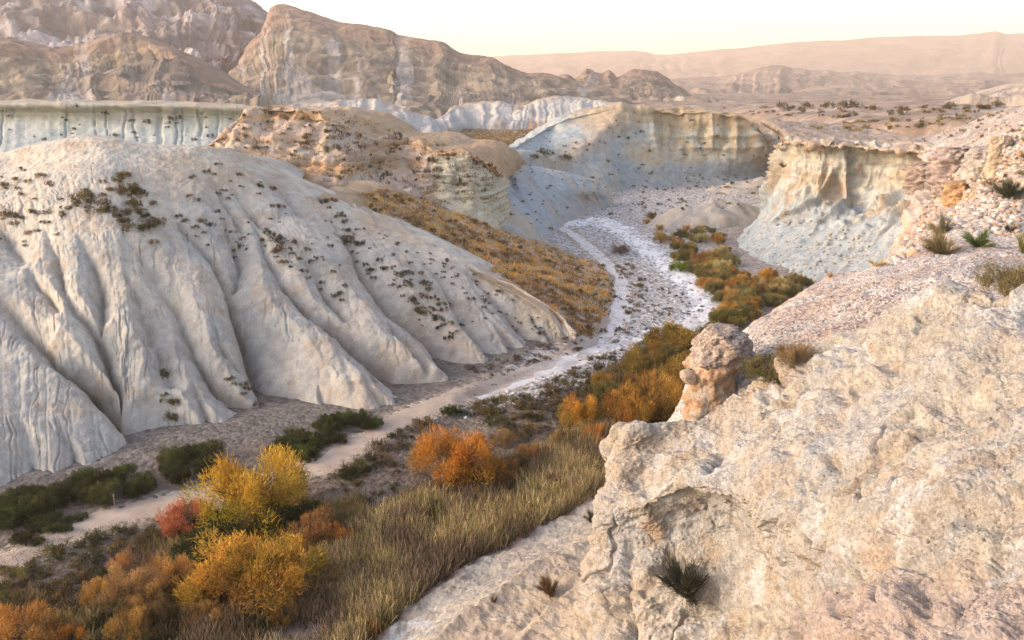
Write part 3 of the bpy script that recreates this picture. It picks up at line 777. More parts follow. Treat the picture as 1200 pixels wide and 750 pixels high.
def fr_disp(P, N, U, V):
    cut = 0
    Wp = P + .22*np.stack([fbm(P, .9, 3, 301), fbm(P, .9, 3, 302), fbm(P, .9, 3, 303)], -1)
    Ls = [np.array([surf_at(P, *q) for q in crom(np.array(L, float), len(L)*3, 0)]) for _, L in FR_LINES]
    d, wt = poly_dist(Wp, Ls, [a for a, _ in FR_LINES])
    cut = -1.7*wt*np.exp(-(d/.24)) + .6*wt*np.exp(-((d-.6)/.4)**2)
    for px, py, rr, dep in FR_DENTS:
        cut = cut - dep*np.exp(-(np.linalg.norm(Wp-surf_at(P, px, py), axis=-1)/rr)**3)
    big = .45*fbm(P, 4.8, 3, 311) + .16*(billow(P, 2.6, 3, 315, .5)-.35)
    wq = P + .35*np.stack([fbm(P, 2, 3, 321), fbm(P, 2, 3, 322), fbm(P, 2, 3, 323)], -1)
    # tilted beds, harder and softer in turn
    t1 = np.cross(BED_N, [0, 1, 0]); t1 /= np.linalg.norm(t1); t2 = np.cross(BED_N, t1)
    B = np.stack([wq@t1*.30, wq@t2*.30, wq@BED_N*1.25], -1)
    bedm = sstep(-.2, .3, fbm(P, 5, 2, 325))
    led = fbm(B, 1.0, 4, 327, .55)
    a = np.abs(led); led = np.sign(led)*a**.75
    # broken hollows and weathered pockets
    pk = fbm(wq, 1.5, 3, 331, .55); pk2 = perlin(wq[...,0]*2.3, wq[...,1]*2.3, wq[...,2]*3.0, 332)
    pits = -.36*sstep(.30, .55, pk)*sstep(.0, .35, fbm(P, 6, 2, 333)) - .05*sstep(.36, .55, pk2)
    crag = -.24*sstep(.12, .0, np.abs(fbm(wq, 2.6, 3, 337, .55)))*sstep(-.1, .3, fbm(P, 3.5, 2, 338))
    fine = .10*fbm(P, .8, 6, 335, .66) + .05*(billow(P, .35, 3, 341, .6)-.3)
    k = sstep(.0, .12, U)*.6+.4
    return k*(big + .52*led*(.35+.65*bedm) + pits + crag) + fine + cut
def fr_color(P, N, U, V):
    n = fbm(P, 3.2, 4, 351); n2 = fbm(P, .9, 4, 355); n3 = fbm(P, 6, 3, 359)
    s = (P + .4*n[..., None])@BED_N
    st = perlin(s*1.2, s*0+.2, P[...,0]*.05, 361)
    CREAM = (0.35, 0.312, 0.262)
    C = mixc(CREAM, (0.325, 0.31, 0.29), sstep(-.2, .4, n))
    C = mixc(C, (0.33, 0.245, 0.17), sstep(.08, .5, n2 + .55*st + .35*n3)*.5)
    C = mixc(C, (0.42, 0.40, 0.38), sstep(.18, .5, fbm(P, 1.7, 4, 363))*.8)
    C = mixc(C, (0.36, 0.275, 0.195), sstep(.33, .1, U + .10*n)*.55)
    C = mixc(C, (0.42, 0.26, 0.14), sstep(.25, .6, n3 + .4*n2)*sstep(.5, .2, U)*.8)
    ledge = sstep(.70, .76, V + .05*n)*sstep(.48, .56, U)
    C = mixc(C, (0.34, 0.26, 0.22), ledge*.75)
    C = mixc(C, (0.24, 0.20, 0.16), sstep(.2, .55, fbm(P, .35, 4, 367, .6))*.5)
    C = mixc(C, (0.30, 0.19, 0.11), sstep(.15, .45, fbm(P, 1.3, 4, 369, .6))*sstep(-.1, .3, n3)*.35)
    return C*.97
near_rock = patch("near_rock", "pale cream eroded rock face filling the lower right, with a shaded hollow", "rock face", N_FR, 980, 900, fr_disp, fr_color, M_FORE)

# the rock carries on to the right of the view and behind the camera
_c = [N_RS[i, -1] for i in (0, 1, 2, 5, 7)] + [N_GR[i, -1] for i in (3, 4, 5, 6, 7)] + [N_FR[i, -1] for i in (4, 6, 8, 10, 12)]
_c = [p + np.array([-.6, 0, -.12]) for p in _c] + [np.array([-1.0, -1.5, 31.2]), np.array([-5.0, -8.0, 31.6]), np.array([-14.0, -30.0, 32.0])]
N_SH = np.stack([np.stack([p, p + np.array([3, -.5, .1]), p + np.array([11, -1.5, .8]), p + np.array([32, -3, 2.0]), p + np.array([95, -8, 3.5])]) for p in _c])
patch("rock_shelf", "pale rock shelf carrying on to the right of the near rock", "rock shelf", N_SH, 220, 420,
      lambda P, N, U, V: .35*fbm(P, 5, 4, 391, .55) + .15*(billow(P, 1.5, 3, 395)-.3)*sstep(0, .1, U), lambda P, N, U, V: mixc(mixc((.36,.32,.27), (.33,.27,.22), sstep(-.2, .4, fbm(P, 4, 4, 396))), (.30,.23,.18), sstep(.1, .5, fbm(P, 1.2, 4, 398))), M_GRAVEL, keep=False, up=1)

# ------------------------------------------------------------------ smooth slope under the near rock
N_LS = np.array([
 [ground(*p, -1.5) for p in [(395,800),(440,748),(495,695),(552,660),(605,632),(660,602),(718,571),(790,535)]],
 [ground(*p, .2) for p in [(400,798),(446,745),(500,694),(556,660),(610,632),(662,603),(720,571),(790,536)]],
 [at(*p) for p in [(450,800,41.5),(480,752,43),(528,707,45.5),(580,671,48.8),(630,641,52),(675,613,56),(728,578,60),(800,540,66)]],
 [at(*p) for p in [(480,810,38),(512,752,39.5),(560,712,42),(612,676,45),(656,648,48),(698,618,52),(750,582,57),(820,545,62)]],
 [at(*p) for p in [(510,820,36),(556,762,37),(604,724,39),(645,690,41),(678,660,44),(716,630,48),(770,590,53),(840,550,58)]],
 [at(*p) for p in [(560,830,33.5),(604,770,34.5),(640,735,36),(672,702,38),(698,672,40.5),(732,640,44),(790,600,49),(860,560,54)]],
 [at(*p) for p in [(620,840,30),(662,775,31.5),(690,735,33),(716,700,35),(742,670,37),(772,640,40),(830,600,44),(880,570,50)]],
 [at(*p) for p in [(700,850,26),(730,770,28),(755,725,30),(785,690,32),(805,660,34),(830,635,36),(870,600,40),(910,575,46)]],
])
RIBS = [[(720,600,50),(650,655,45.5),(590,700,42),(525,748,39),(490,790,38)],[(735,650,42),(690,690,38.5),(650,725,36.5),(615,765,34)],[(752,690,34),(715,725,32),(690,765,30)]]
RILLS = [[(735,620,46),(684,662,42),(625,712,39),(566,758,36.5)],[(745,672,38),(700,712,35),(660,752,32.5)]]
def ls_disp(P, N, U, V):
    w_ = P + .5*np.stack([fbm(P, 2.5, 3, 383), fbm(P, 2.5, 3, 384), 0*U], -1)
    rib = .9*np.exp(-poly_dist(w_, [[at(*p) for p in L] for L in RIBS])[0]/.9) - .9*np.exp(-poly_dist(w_, [[at(*p) for p in L] for L in RILLS])[0]/.8)
    rib = rib + .16*fbm(P, 1.1, 5, 386, .6)
    q = np.stack([V*30 + 1.5*fbm(P, 6, 2, 371), U*8, 0*U], -1)
    g = .9*(billow(np.stack([U*34, V*9, 0*U], -1) + .8*fbm(P, 5, 3, 372)[..., None], 9, 3, 373, .5, (1, .3, 1))-.3)*sstep(.35, .7, V)
    lip = .35*fbm(P, 1.5, 3, 375)*sstep(.3, .1, V)
    return rib + g + .35*fbm(P, 5, 3, 377) + .06*fbm(P, .9, 3, 379) + lip
def ls_color(P, N, U, V):
    n = fbm(P, 4, 4, 381); n2 = fbm(P, 1, 3, 385)
    C = mixc((0.255, 0.218, 0.18), (0.235, 0.218, 0.192), sstep(-.2, .3, n))
    C = mixc(C, (0.32, 0.25, 0.18), sstep(.3, .6, V + .15*n)*.85)
    C = mixc(C, (0.34, 0.30, 0.25), sstep(.1, .45, n2)*.5)
    C = mixc(C, (0.40, 0.39, 0.38), sstep(.3, .12, U + .1*n)*sstep(.5, .2, V)*sstep(-.2, .3, n2)*.9)
    C = mixc(C, (0.24, 0.13, 0.09), sstep(.19, .12, V + .02*n2)*.8)
    return C
lslope = patch("smooth_slope", "smooth grey clay slope rising from the reeds below the near rock", "slope", N_LS, 420, 360, ls_disp, ls_color, M_CLAY)

# ------------------------------------------------------------------ far walls, plain and mountains
N_GW = net([
 [(-140,122,340),(-60,122,340),(0,121,340),(100,121,340),(200,123,340),(285,128,335),(350,136,320)],
 [(-140,119,262),(-60,119,262),(0,118.5,262),(100,119,262),(200,120,263),(285,124,264),(350,131,262)],
 [(-140,134,258),(-60,134,258),(0,134,258),(100,135,258),(200,136,259),(285,139,260),(350,144,258)],
 [(-140,155,250),(-60,155,250),(0,155,250),(100,157,250),(200,158,250),(285,160,252),(350,160,250)],
 [(-140,185,232),(-60,182,234),(0,178,236),(100,178,236),(200,182,234),(285,186,234),(350,186,236)],
])
def gw_disp(P, N, U, V):
    q = np.stack([U*140 + .7*fbm(P, 9, 3, 391), V*5, 0*U], -1)
    return .45*(billow(q, 6, 3, 393, .6, (1, .12, 1))-.3)*sstep(.2, .4, V) + .9*fbm(P, 12, 4, 397) - .7*sstep(.06, 0, np.abs(perlin(q[...,0]/5, q[...,1]/20, q[...,2]+.5, 399)))*sstep(.35, .5, V)
def gw_color(P, N, U, V):
    n = fbm(P, 12, 4, 401)
    C = mixc(GREEN_CLAY, (0.36, 0.37, 0.33), sstep(.55, .75, V + .1*n))
    C = mixc(C, (0.33, 0.26, 0.19), sstep(.40, .27, V + .05*n)*.8)
    return mixc(C, (0.42, 0.39, 0.35), sstep(.0, .5, n)*.5)
gwall = patch("green_grey_wall", "long pale greenish clay wall running behind the left hill", "cliff", N_GW, 420, 140, gw_disp, gw_color, M_CLAY)

N_GU = net([
 [(330,140,440),(420,140,440),(500,144,440),(560,146,440),(620,145,440),(660,145,430)],
 [(330,150,360),(420,150,360),(500,152,370),(560,154,380),(620,152,390),(655,150,390)],
 [(330,165,290),(420,165,290),(500,165,300),(560,165,310),(600,162,330),(632,158,345)],
 [(330,195,215),(420,195,215),(500,180,245),(545,176,265),(575,174,280),(604,172,296)],
 [(330,220,200),(420,220,200),(500,205,220),(540,196,236),(566,190,250),(592,186,262)],
])
N_GU[-1, :, 2] -= 1.0; N_GU[:, -1, 2] -= 1.5
def gu_color(P, N, U, V):
    n = fbm(P, 16, 4, 411, .55)
    C = mixc((0.34, 0.22, 0.12), (0.40, 0.32, 0.24), sstep(-.1, .4, n))
    return mixc(C, (0.55, 0.50, 0.46), sstep(.32, .45, fbm(P, 22, 3, 415)))
gulch = patch("side_valley_floor", "orange brown flat of a side valley beyond the knob", "ground", N_GU, 240, 160, lambda P,N,U,V: .8*fbm(P, 14, 4, 417), gu_color, M_SOIL, up=1)

def wall_net(crest, base, back=60, sink=6.0, mids=1):
    A = np.array([at(*p) for p in crest]); B = np.array([at(*p) for p in base])
    b = A + np.array([0, back, 0]); b[:, 2] -= .12*back
    rows = [b + np.array([0, back, -.3*back]), b, A]
    for k in range(1, mids+1):
        f = k/(mids+1); Q = A + (B-A)*f; rows.append(Q)
    rows += [B, B + np.array([0, -4, -sink])]
    return np.stack(rows)

N_WB = wall_net([(320,128,320),(350,120,345),(400,117,352),(440,118,356),(480,132,352),(515,138,380),(540,124,425),(580,119,432),(612,124,436),(640,116,442),(680,114,446),(715,120,440),(760,128,430)],
                [(330,168,262),(360,160,275),(405,158,286),(445,158,292),(485,164,296),(520,156,330),(545,147,388),(580,146,392),(615,147,392),(645,146,392),(680,143,392),(715,138,396),(760,136,396)], back=30, mids=3)
def wb_disp(P, N, U, V):
    q = np.stack([U*190 + 3*fbm(P, 20, 2, 421), V*8, 0*U], -1)
    return 2.6*(billow(q, 11, 3, 423, .55, (1, .35, 1))-.3)*sstep(.2, .45, V)*sstep(1, .85, V) + 1.6*fbm(P, 18, 4, 427)
def wb_color(P, N, U, V):
    n = fbm(P, 16, 4, 431); n2 = fbm(np.stack([U*190, V*10, 0*U], -1), 14, 3, 435)
    C = mixc((0.41, 0.37, 0.325), (0.34, 0.32, 0.295), sstep(-.2, .4, n))
    C = mixc(C, (0.30, 0.20, 0.145), sstep(.05, .35, n2)*sstep(.1,.45,n+.2)*.9)
    return mixc(C, (0.34, 0.25, 0.18), sstep(.4, .3, V)*.6)
wbad = patch("white_badlands", "white gullied clay slopes at the head of the side valley", "hillside", N_WB, 460, 150, wb_disp, wb_color, M_CLIFF)

# plateau behind the mesa and the right cliff
N_PL = net([
 [(-400,106.5,9000),(200,106.5,9000),(600,106.5,9000),(800,106.5,9000),(900,106.5,9000),(1000,106.5,9000),(1200,106.5,9000),(1700,106.5,9000)],
 [(-400,108,2600),(200,108,2600),(600,108,2600),(800,108,2600),(900,108,2600),(1000,108,2600),(1200,108,2600),(1700,108,2600)],
 [(-400,110.5,1250),(200,110.5,1250),(600,110.5,1250),(800,110.5,1250),(900,110.5,1250),(1000,110.5,1250),(1200,110,1250),(1700,108,1250)],
 [(-400,116,700),(200,116,700),(600,116,700),(800,116,700),(900,116,700),(1000,116,680),(1200,114,640),(1700,110,640)],
 [(-400,124,560),(200,124,560),(600,124,560),(800,123,540),(900,123,520),(1000,121,460),(1200,117,440),(1700,112,420)],
 [(-400,150,540),(200,150,540),(640,150,520),(800,132,480),(885,131,440),(1000,127,350),(1200,121,320),(1700,115,280)],
 [(-400,180,520),(200,180,520),(650,180,500),(800,150,470),(890,146,405),(1000,136,275),(1200,126,245),(1700,118,200)],
 [(-400,230,500),(200,230,500),(660,230,480),(800,180,455),(900,165,372),(985,150,250),(1200,134,200),(1700,124,160)],
 [(-400,260,490),(200,260,490),(660,260,470),(800,215,440),(905,205,352),(980,180,240),(1200,150,190),(1700,134,150)],
])
def pl_disp(P, N, U, V):
    y = P[..., 1]; k = np.clip(y/400, .5, 4)
    near = sstep(1600, 700, y)
    return (1.6*fbm(P, 40, 4, 441, .55) + 1.5*(billow(P, 22, 3, 445)-.35))*near
def pl_color(P, N, U, V):
    n = fbm(P, 45, 4, 451); n2 = fbm(P, 12, 4, 455, .6)
    C = mixc((0.235, 0.165, 0.125), (0.29, 0.22, 0.17), sstep(-.3, .3, n + .5*n2))
    C = mixc(C, (0.36, 0.31, 0.27), sstep(.25, .6, n2)*.6)
    return mixc(C, (0.19, 0.14, 0.09), sstep(.1, .4, fbm(P, 5, 3, 459))*.6)
plain = patch("plateau", "brown scrub plateau stretching behind the mesa to the mountains", "ground", N_PL, 420, 360, pl_disp, pl_color, M_FAR, up=1)

def mountain(name, label, crest, base, nu, nv, amp, freq, seed, colf, back=200, cap=0.0, mids=3, convex=0.0):
    N0 = wall_net(crest, base, back=back, sink=30, mids=mids)
    Lx = np.linalg.norm(np.diff(N0[2], axis=0), axis=1).sum()
    Hz = np.ptp(N0[2][:, 2])
    for k in range(mids):
        f = (k+1)/(mids+1)
        N0[3+k, :, 2] -= convex*(N0[2, :, 2]-N0[3+mids, :, 2])*math.sin(math.pi*f)
    def disp(P, N, U, V):
        W = freq
        q = np.stack([U*Lx + .22*W*fbm(P, W*1.2, 4, seed), V*W*2.2, 0*U], -1)
        m = sstep(.12, .5, V)
        bl = billow(q, W*.6, 4, seed+5, .5, (1, .12, 1)); rd = .3-np.abs(fbm(P, W*1.3, 4, seed+15, .55))
        return amp*(.55*(bl-.35)*m + 1.3*rd*m + .34*fbm(P, W*.8, 5, seed+9, .58)*(.15+.85*m) + .45*fbm(P, W*2.5, 2, seed+13)*m)
    return patch(name, label, "mountain", N0, nu, nv, disp, lambda P,N,U,V: colf(P, N, U, V, Lx), M_FAR, keep=False)

def brown_col(seed, whiteness=.5, cap=True):
    def f(P, N, U, V, Lx):
        n = fbm(P, 60, 4, seed); q = np.stack([U*Lx + 5*n, V*60, 0*U], -1)
        str_ = fbm(q, 30, 5, seed+4, .6, (1, .3, 1))
        C = mixc(BROWN, (0.225, 0.178, 0.13), sstep(-.3, .3, n + .6*fbm(P, 9, 3, seed+2)))
        C = mixc(C, (0.42, 0.36, 0.31), sstep(.42-.5*whiteness, .72-.5*whiteness, str_ + .35*sstep(.5, .95, V))*.6)
        C = mixc(C, (0.27, 0.17, 0.12), sstep(.44, .36, V + .03*n)*.55)
        return C
    return f
def pale_col(seed):
    def f(P, N, U, V, Lx):
        n = fbm(P, 130, 4, seed, .6); n2 = fbm(P, 40, 4, seed+4, .6)
        C = mixc((0.19, 0.16, 0.15), (0.40, 0.345, 0.32), sstep(-.15, .35, n + .5*n2))
        return mixc(C, (0.30, 0.225, 0.19), sstep(.1, .5, fbm(P, 80, 3, seed+8))*.7)
    return f
def flat_col(c):
    def f(P, N, U, V, Lx):
        n = fbm(P, 260, 4, 481)
        return mixc(c, tuple(v*1.25 for v in c), sstep(-.3, .3, n))
    return f

mountain("brown_hill", "brown striped hill with a reddish crest above the greenish wall", [(-200,62,440),(-80,46,440),(0,43,445),(60,57,450),(100,50,455),(142,39,460),(178,47,452),(210,62,440),(250,88,425),(285,108,410),(318,121,400)],
         [(-200,126,330),(-80,124,335),(0,123,338),(60,123,338),(100,123,338),(142,123,338),(178,123,338),(210,123,338),(250,123.5,338),(285,124,338),(325,127,338)], 560, 300, 5.5, 40, 501, brown_col(511, .36), back=60, convex=.08)
mountain("grey_mountain", "pale grey and white rocky mountain rising out of the top left corner", [(-320,-60,1000),(-160,-52,1000),(-40,-40,1000),(60,-48,1010),(150,-35,1010),(215,-22,1000),(262,-8,980),(296,8,950),(318,26,930),(350,50,900),(400,90,860)],
         [(-320,120,560),(-160,120,560),(-40,120,560),(60,120,560),(150,120,560),(215,120,560),(262,116,640),(296,100,780),(318,92,830),(350,95,840),(400,98,842)], 700, 420, 19, 56, 521, pale_col(531), back=200, convex=.12)
mountain("mesa_ridge", "long brown tilted ridge with a thin rock cap on its skyline", [(262,98,640),(290,62,720),(308,30,770),(316,11,790),(330,6.5,790),(352,11,786),(395,25,780),(430,31,775),(460,38.5,772),(464,42,772),(500,47,765),(520,49.5,762),(532,58,760),(545,64,758),(570,67,752),(592,76,746),(612,86,740),(645,90,735),(690,100,725),(740,114,700)],
         [(262,134,480),(290,136,470),(308,138,465),(316,138,465),(330,139,460),(352,139,460),(395,139,460),(430,139,460),(460,139,460),(464,139,460),(500,140,460),(520,140,460),(532,139,460),(545,138,460),(570,136,462),(592,134,465),(612,132,470),(645,129,480),(690,124,500),(740,122,520)], 760, 380, 7.5, 62, 541, brown_col(551, .16), back=90, convex=.14)
mountain("dark_peaks", "row of small dark pointed hills below the far ranges", [(630,104,960),(660,86,960),(674,92,960),(688,80,960),(702,86,955),(714,83,955),(724,90,950),(742,82,950),(764,84,945),(778,90,940),(800,106,930),(818,118,920),(850,124,900)],
         [(630,126,600),(660,126,600),(674,126,600),(688,126,600),(702,126,600),(714,126,600),(724,126,600),(742,126,600),(764,126,600),(778,126,600),(800,126,600),(818,126,600),(850,127,600)], 380, 160, 7, 40, 561, brown_col(571, .35), back=60, convex=.15)
mountain("middle_range", "hazy pinkish range of low hills in the middle distance", [(640,104,3000),(720,98,2900),(790,93,2800),(850,90,2750),(880,83,2750),(905,78,2750),(925,83,2750),(960,86,2750),(1010,88,2750),(1050,90,2750),(1110,91,2750),(1150,88,2750),(1240,85,2750),(1340,86,2750)],
         [(640,110,1500),(720,110,1500),(790,110,1500),(850,110,1500),(880,110,1500),(905,110,1500),(925,110,1500),(960,110,1500),(1010,110,1500),(1050,110,1500),(1110,110,1500),(1150,110,1500),(1240,110,1500),(1340,110,1500)], 360, 120, 20, 190, 581, flat_col((0.21, 0.155, 0.125)), back=300, convex=.1)
mountain("low_hills", "faint low hills in the haze at the plateau's far edge", [(930,107,1700),(985,101,1650),(1020,103,1650),(1070,104,1650),(1110,100,1650),(1146,93.5,1650),(1172,100,1650),(1230,99,1650),(1320,98,1650)],
         [(930,112,1000),(985,112,1000),(1020,112,1000),(1070,112,1000),(1110,112,1000),(1146,112,1000),(1172,112,1000),(1230,112,1000),(1320,112,1000)], 240, 80, 7, 100, 601, flat_col((0.24, 0.18, 0.14)), back=200)
mountain("far_range", "long pale orange mountain range along the horizon", [(480,84,7000),(560,70,7000),(592,66,7000),(640,63,7000),(700,61,7000),(745,60,7000),(770,64,7000),(800,63,7000),(835,59,7000),(870,57,7000),(920,51,7000),(975,48,7000),(1030,44,7000),(1080,42,7000),(1130,41,7000),(1165,37.5,7000),(1182,39,7000),(1240,36,7000),(1360,34,7000)],
         [(480,107,4000),(560,107,4000),(592,107,4000),(640,107,4000),(700,107,4000),(745,107,4000),(770,107,4000),(800,107,4000),(835,107,4000),(870,107,4000),(920,107,4000),(975,107,4000),(1030,107,4000),(1080,107,4000),(1130,107,4000),(1165,107,4000),(1182,107,4000),(1240,107,4000),(1360,107,4000)], 420, 100, 28, 420, 621, flat_col((0.22, 0.15, 0.12)), back=400)
mountain("edge_hill", "stony grey rise at the right edge of the plateau", [(1110,122,330),(1140,116,335),(1165,108,335),(1190,100,330),(1230,92,320),(1320,84,300)],
         [(1110,126,280),(1140,124,275),(1165,123,270),(1190,122,265),(1230,122,255),(1320,120,240)], 160, 90, 3, 24, 641, flat_col((0.27, 0.22, 0.18)), back=40)

# base ground under everything, out to the horizon
bx = np.concatenate([-np.geomspace(14000, 60, 40), np.geomspace(60, 14000, 40)]); by = np.concatenate([np.linspace(-400, 20, 6), np.geomspace(60, 16000, 70)])
X, Y = np.meshgrid(bx, by); Zb = np.full_like(X, -6.0)
Pb = np.stack([X, Y, Zb], -1)
struct(grid_object("ground", Pb, mixc((0.24,0.18,0.14), (0.30,0.23,0.18), sstep(-.3,.3,fbm(Pb, 300, 3, 661))), M_FAR), "brown desert ground stretching to the horizon", "ground")

# ------------------------------------------------------------------ haze
HAZE = 1.45e-4
bm_v = [(x, y, z) for z in (-8.0, 900.0) for y in (-500.0, 9500.0) for x in (-9000.0, 9000.0)]
hm = bpy.data.meshes.new("haze")
hm.from_pydata(bm_v, [], [(0,2,3,1),(4,5,7,6),(0,1,5,4),(2,6,7,3),(0,4,6,2),(1,3,7,5)]); hm.update()
mh = bpy.data.materials.new("haze_air"); mh.use_nodes = True
mh.node_tree.nodes.remove(mh.node_tree.nodes["Principled BSDF"])
pv = mh.node_tree.nodes.new("ShaderNodeVolumePrincipled")
pv.inputs["Color"].default_value = (1.0, 0.80, 0.61, 1); pv.inputs["Density"].default_value = HAZE; pv.inputs["Anisotropy"].default_value = 0.3  # peach scattering colour stands in for the low sun's glow along the horizon
mh.node_tree.links.new(pv.outputs[0], mh.node_tree.nodes["Material Output"].inputs["Volume"])
hm.materials.append(mh)
ho = bpy.data.objects.new("haze", hm); COL.objects.link(ho); ho["kind"] = "stuff"; ho["label"] = "thin warm evening haze over the valley"; ho["category"] = "haze"

# ------------------------------------------------------------------ where plants and stones stand
bpy.context.view_layer.update()
EYEV = Vector(EYE)
from mathutils.bvhtree import BVHTree
def _bvh(o):
    me = o.data
    co = np.empty(len(me.vertices)*3, np.float32); me.vertices.foreach_get("co", co)
    ix = np.empty(len(me.loops), np.int32); me.loops.foreach_get("vertex_index", ix)
    return o
def hit(px, py, only=None):
    """first terrain point seen in that direction"""
    d = Vector(ray(px, py)).normalized(); best = None
    for o in (only or TERRAIN):
        ok, loc, nor, _ = o.ray_cast(EYEV, d)
        if ok:
            t = (loc-EYEV).length
            if best is None or t < best[0]: best = (t, loc.copy(), nor.copy(), o)
    return best
def drop(x, y, only=None, top=80):
    best = None
    for o in (only or TERRAIN):
        ok, loc, nor, _ = o.ray_cast(Vector((x, y, top)), Vector((0, 0, -1)))
        if ok and (best is None or loc.z > best.z): best = loc.copy()
    return best
def inside(px, py, poly):
    c = False; n = len(poly)
    for i in range(n):
        (x0, y0), (x1, y1) = poly[i], poly[i-1]
        if (y0 > py) != (y1 > py) and px < (x1-x0)*(py-y0)/(y1-y0)+x0: c = not c
    return c
def scatter(poly, n, rng, only=None, ok=None):
    xs = [p[0] for p in poly]; ys = [p[1] for p in poly]; out = []; tries = 0
    while len(out) < n and tries < n*30:
        tries += 1
        px, py = rng.uniform(min(xs), max(xs)), rng.uniform(min(ys), max(ys))
        if not inside(px, py, poly): continue
        h = hit(px, py)
        if h is None or (only and h[3] not in only) or (ok and not ok(h)): continue
        out.append(h)
    return out

# ------------------------------------------------------------------ plant shapes
def unit(v): return v/(np.linalg.norm(v, axis=-1, keepdims=True)+1e-9)

def plume_crown(rng, lobes, n, r=1.0, h=1.0, tint=((1,1,1),(.6,.8,.5)), leaf=.085, lw=.014, low=.0, lob=(.20, .36), wild=.35):
    """feathery shrub crown: plumes of narrow sprays bursting from lobes set round a common base"""
    V = []; C = []
    for k in range(lobes):
        a = rng.uniform(0, 2*math.pi); rr = r*.72*math.sqrt(rng.uniform(0, 1)); 
        hh = h*(.35+.62*rng.uniform(0, 1))*(1-.45*(rr/r)**2)
        out_ = rng.uniform(.82, 1.3); c = np.array([rr*math.cos(a)*out_, rr*math.sin(a)*out_, hh*.78*rng.uniform(.8, 1.22)]); dead = rng.uniform() < .12; tone = rng.uniform(.75, 1.2)
        m = int(n/lobes*rng.uniform(.6, 1.4)); rad = r*rng.uniform(*lob)
        d = unit(rng.normal(size=(m, 3))); q = c + d*(rad*rng.uniform(.15, 1, (m, 1))**.6)*np.array([1, 1, 1.25])
        q[:, 2] = np.abs(q[:, 2]) + .02
        g = unit(unit(q-np.array([0, 0, -.1*h]))*.5 + d*.6 + np.array([0, 0, .55]) + rng.normal(size=(m, 3))*wild)
        spr = np.where(rng.uniform(size=m) < .06, 2.6, 1.0)
        V.append(blades(q, g, leaf*rng.uniform(.6, 1.5, m)*spr, lw*rng.uniform(.7, 1.5, m)/np.sqrt(spr), rng, .3))
        mixv = np.clip(rng.normal(.35 + .3*rng.normal() + low*(.55-hh/h), .22, m), 0, 1)[:, None]
        cc = (np.array(tint[0])*(1-mixv)+np.array(tint[1])*mixv)*rng.uniform(.7, 1.25, (m, 1))*tone
        if dead: cc = cc.mean(1, keepdims=True)*np.array([.75, .62, .6])
        C.append(cc)
    return np.concatenate(V), np.concatenate(C)

def stems(rng, n, r, h, rad):
    P = []
    for k in range(n):
        a = rng.uniform(0, 2*math.pi); s = rng.uniform(.2, .75)*r
        b = (rng.normal()*.06*r, rng.normal()*.06*r, -.08*h)
        m = (b[0]+math.cos(a)*s*.4, b[1]+math.sin(a)*s*.4, h*.35); e = (math.cos(a)*s, math.sin(a)*s, h*rng.uniform(.6, .85))
        P.append([(b, rad), (m, rad*.65), (e, rad*.2)])
    return P

TINT_Y = ((1, 1, 1), (.55, .80, .55)); 
def make_bush(name, rng, lobes, n, tint, leaf, lw, low, nstem=9, h=.9):
    V, C = plume_crown(rng, lobes, n, 1.0, h, tint, leaf, lw, low, (.12, .27), .6)
    return quads_mesh(name+"_foliage", V, C, M_LEAF), tube_mesh(name+"_stems", stems(rng, nstem, .9, h, .03), M_WOOD)

BUSH = {
 'plume': [make_bush("tamarisk", np.random.default_rng(s), 46, 15000, ((1.15,1.05,.9), (.36,.56,.45)), .06, .0145, 1.0) for s in (1, 2, 3)],
 'wispy': [make_bush("wispy", np.random.default_rng(s), 24, 6000, ((1.1,1,.95), (.62,.58,.6)), .075, .014, .6, 14) for s in (11, 12)],
 'round': [make_bush("round", np.random.default_rng(s), 34, 9000, ((1.15,1.1,1), (.45,.58,.55)), .055, .022, .4, h=.75) for s in (21, 22, 23)],
}
def small_shrub(seed, n=420, h=.75, leaf=.17, lw=.06, upright=.5):
    rng = np.random.default_rng(seed)
    V, C = plume_crown(rng, 8, n, 1.0, h, ((1.1,1.05,1), (.55,.62,.55)), leaf, lw, .2)
    return quads_mesh("shrub", V, C, M_LEAF)
def spiky_shrub(seed, n=520, h=1.0, leaf=.75, lw=.035):
    """tuft of stiff stalks in uneven sheaves, some bare, some leafy"""
    rng = np.random.default_rng(seed); V = []; C = []
    for k in range(13):
        ax = unit(np.array([rng.normal()*.75, rng.normal()*.75, .45+.5*rng.uniform()])); L = leaf*h*rng.uniform(.55, 1.2); m = n//13
        t = rng.uniform(0, 1, (m, 1))**.8; d = unit(ax + rng.normal(size=(m, 3))*.28)
        q = rng.normal(size=(m, 3))*np.array([.06, .06, .01]) + ax*L*t*.75; q[:, 2] = np.abs(q[:, 2])-.03
        V.append(blades(q, d, L*rng.uniform(.15, .5, m), lw*rng.uniform(.6, 1.4, m), rng, .15))
        C.append(np.ones((m, 3))*rng.uniform(.55, 1.3, (m, 1))*np.array([1, 1, 1])*rng.uniform(.8, 1.25) + rng.normal(size=(m, 3))*.04)
    return quads_mesh("shrub", np.concatenate(V), np.clip(np.concatenate(C), .05, 2), M_DRY)
SMALL = [small_shrub(s) for s in range(31, 37)]
SPIKY = [spiky_shrub(s, 650, 1.0, .95) for s in range(41, 45)]
SPIKY_FINE = [spiky_shrub(s, 2400, 1.0, 1.0, .017) for s in (46, 47)]

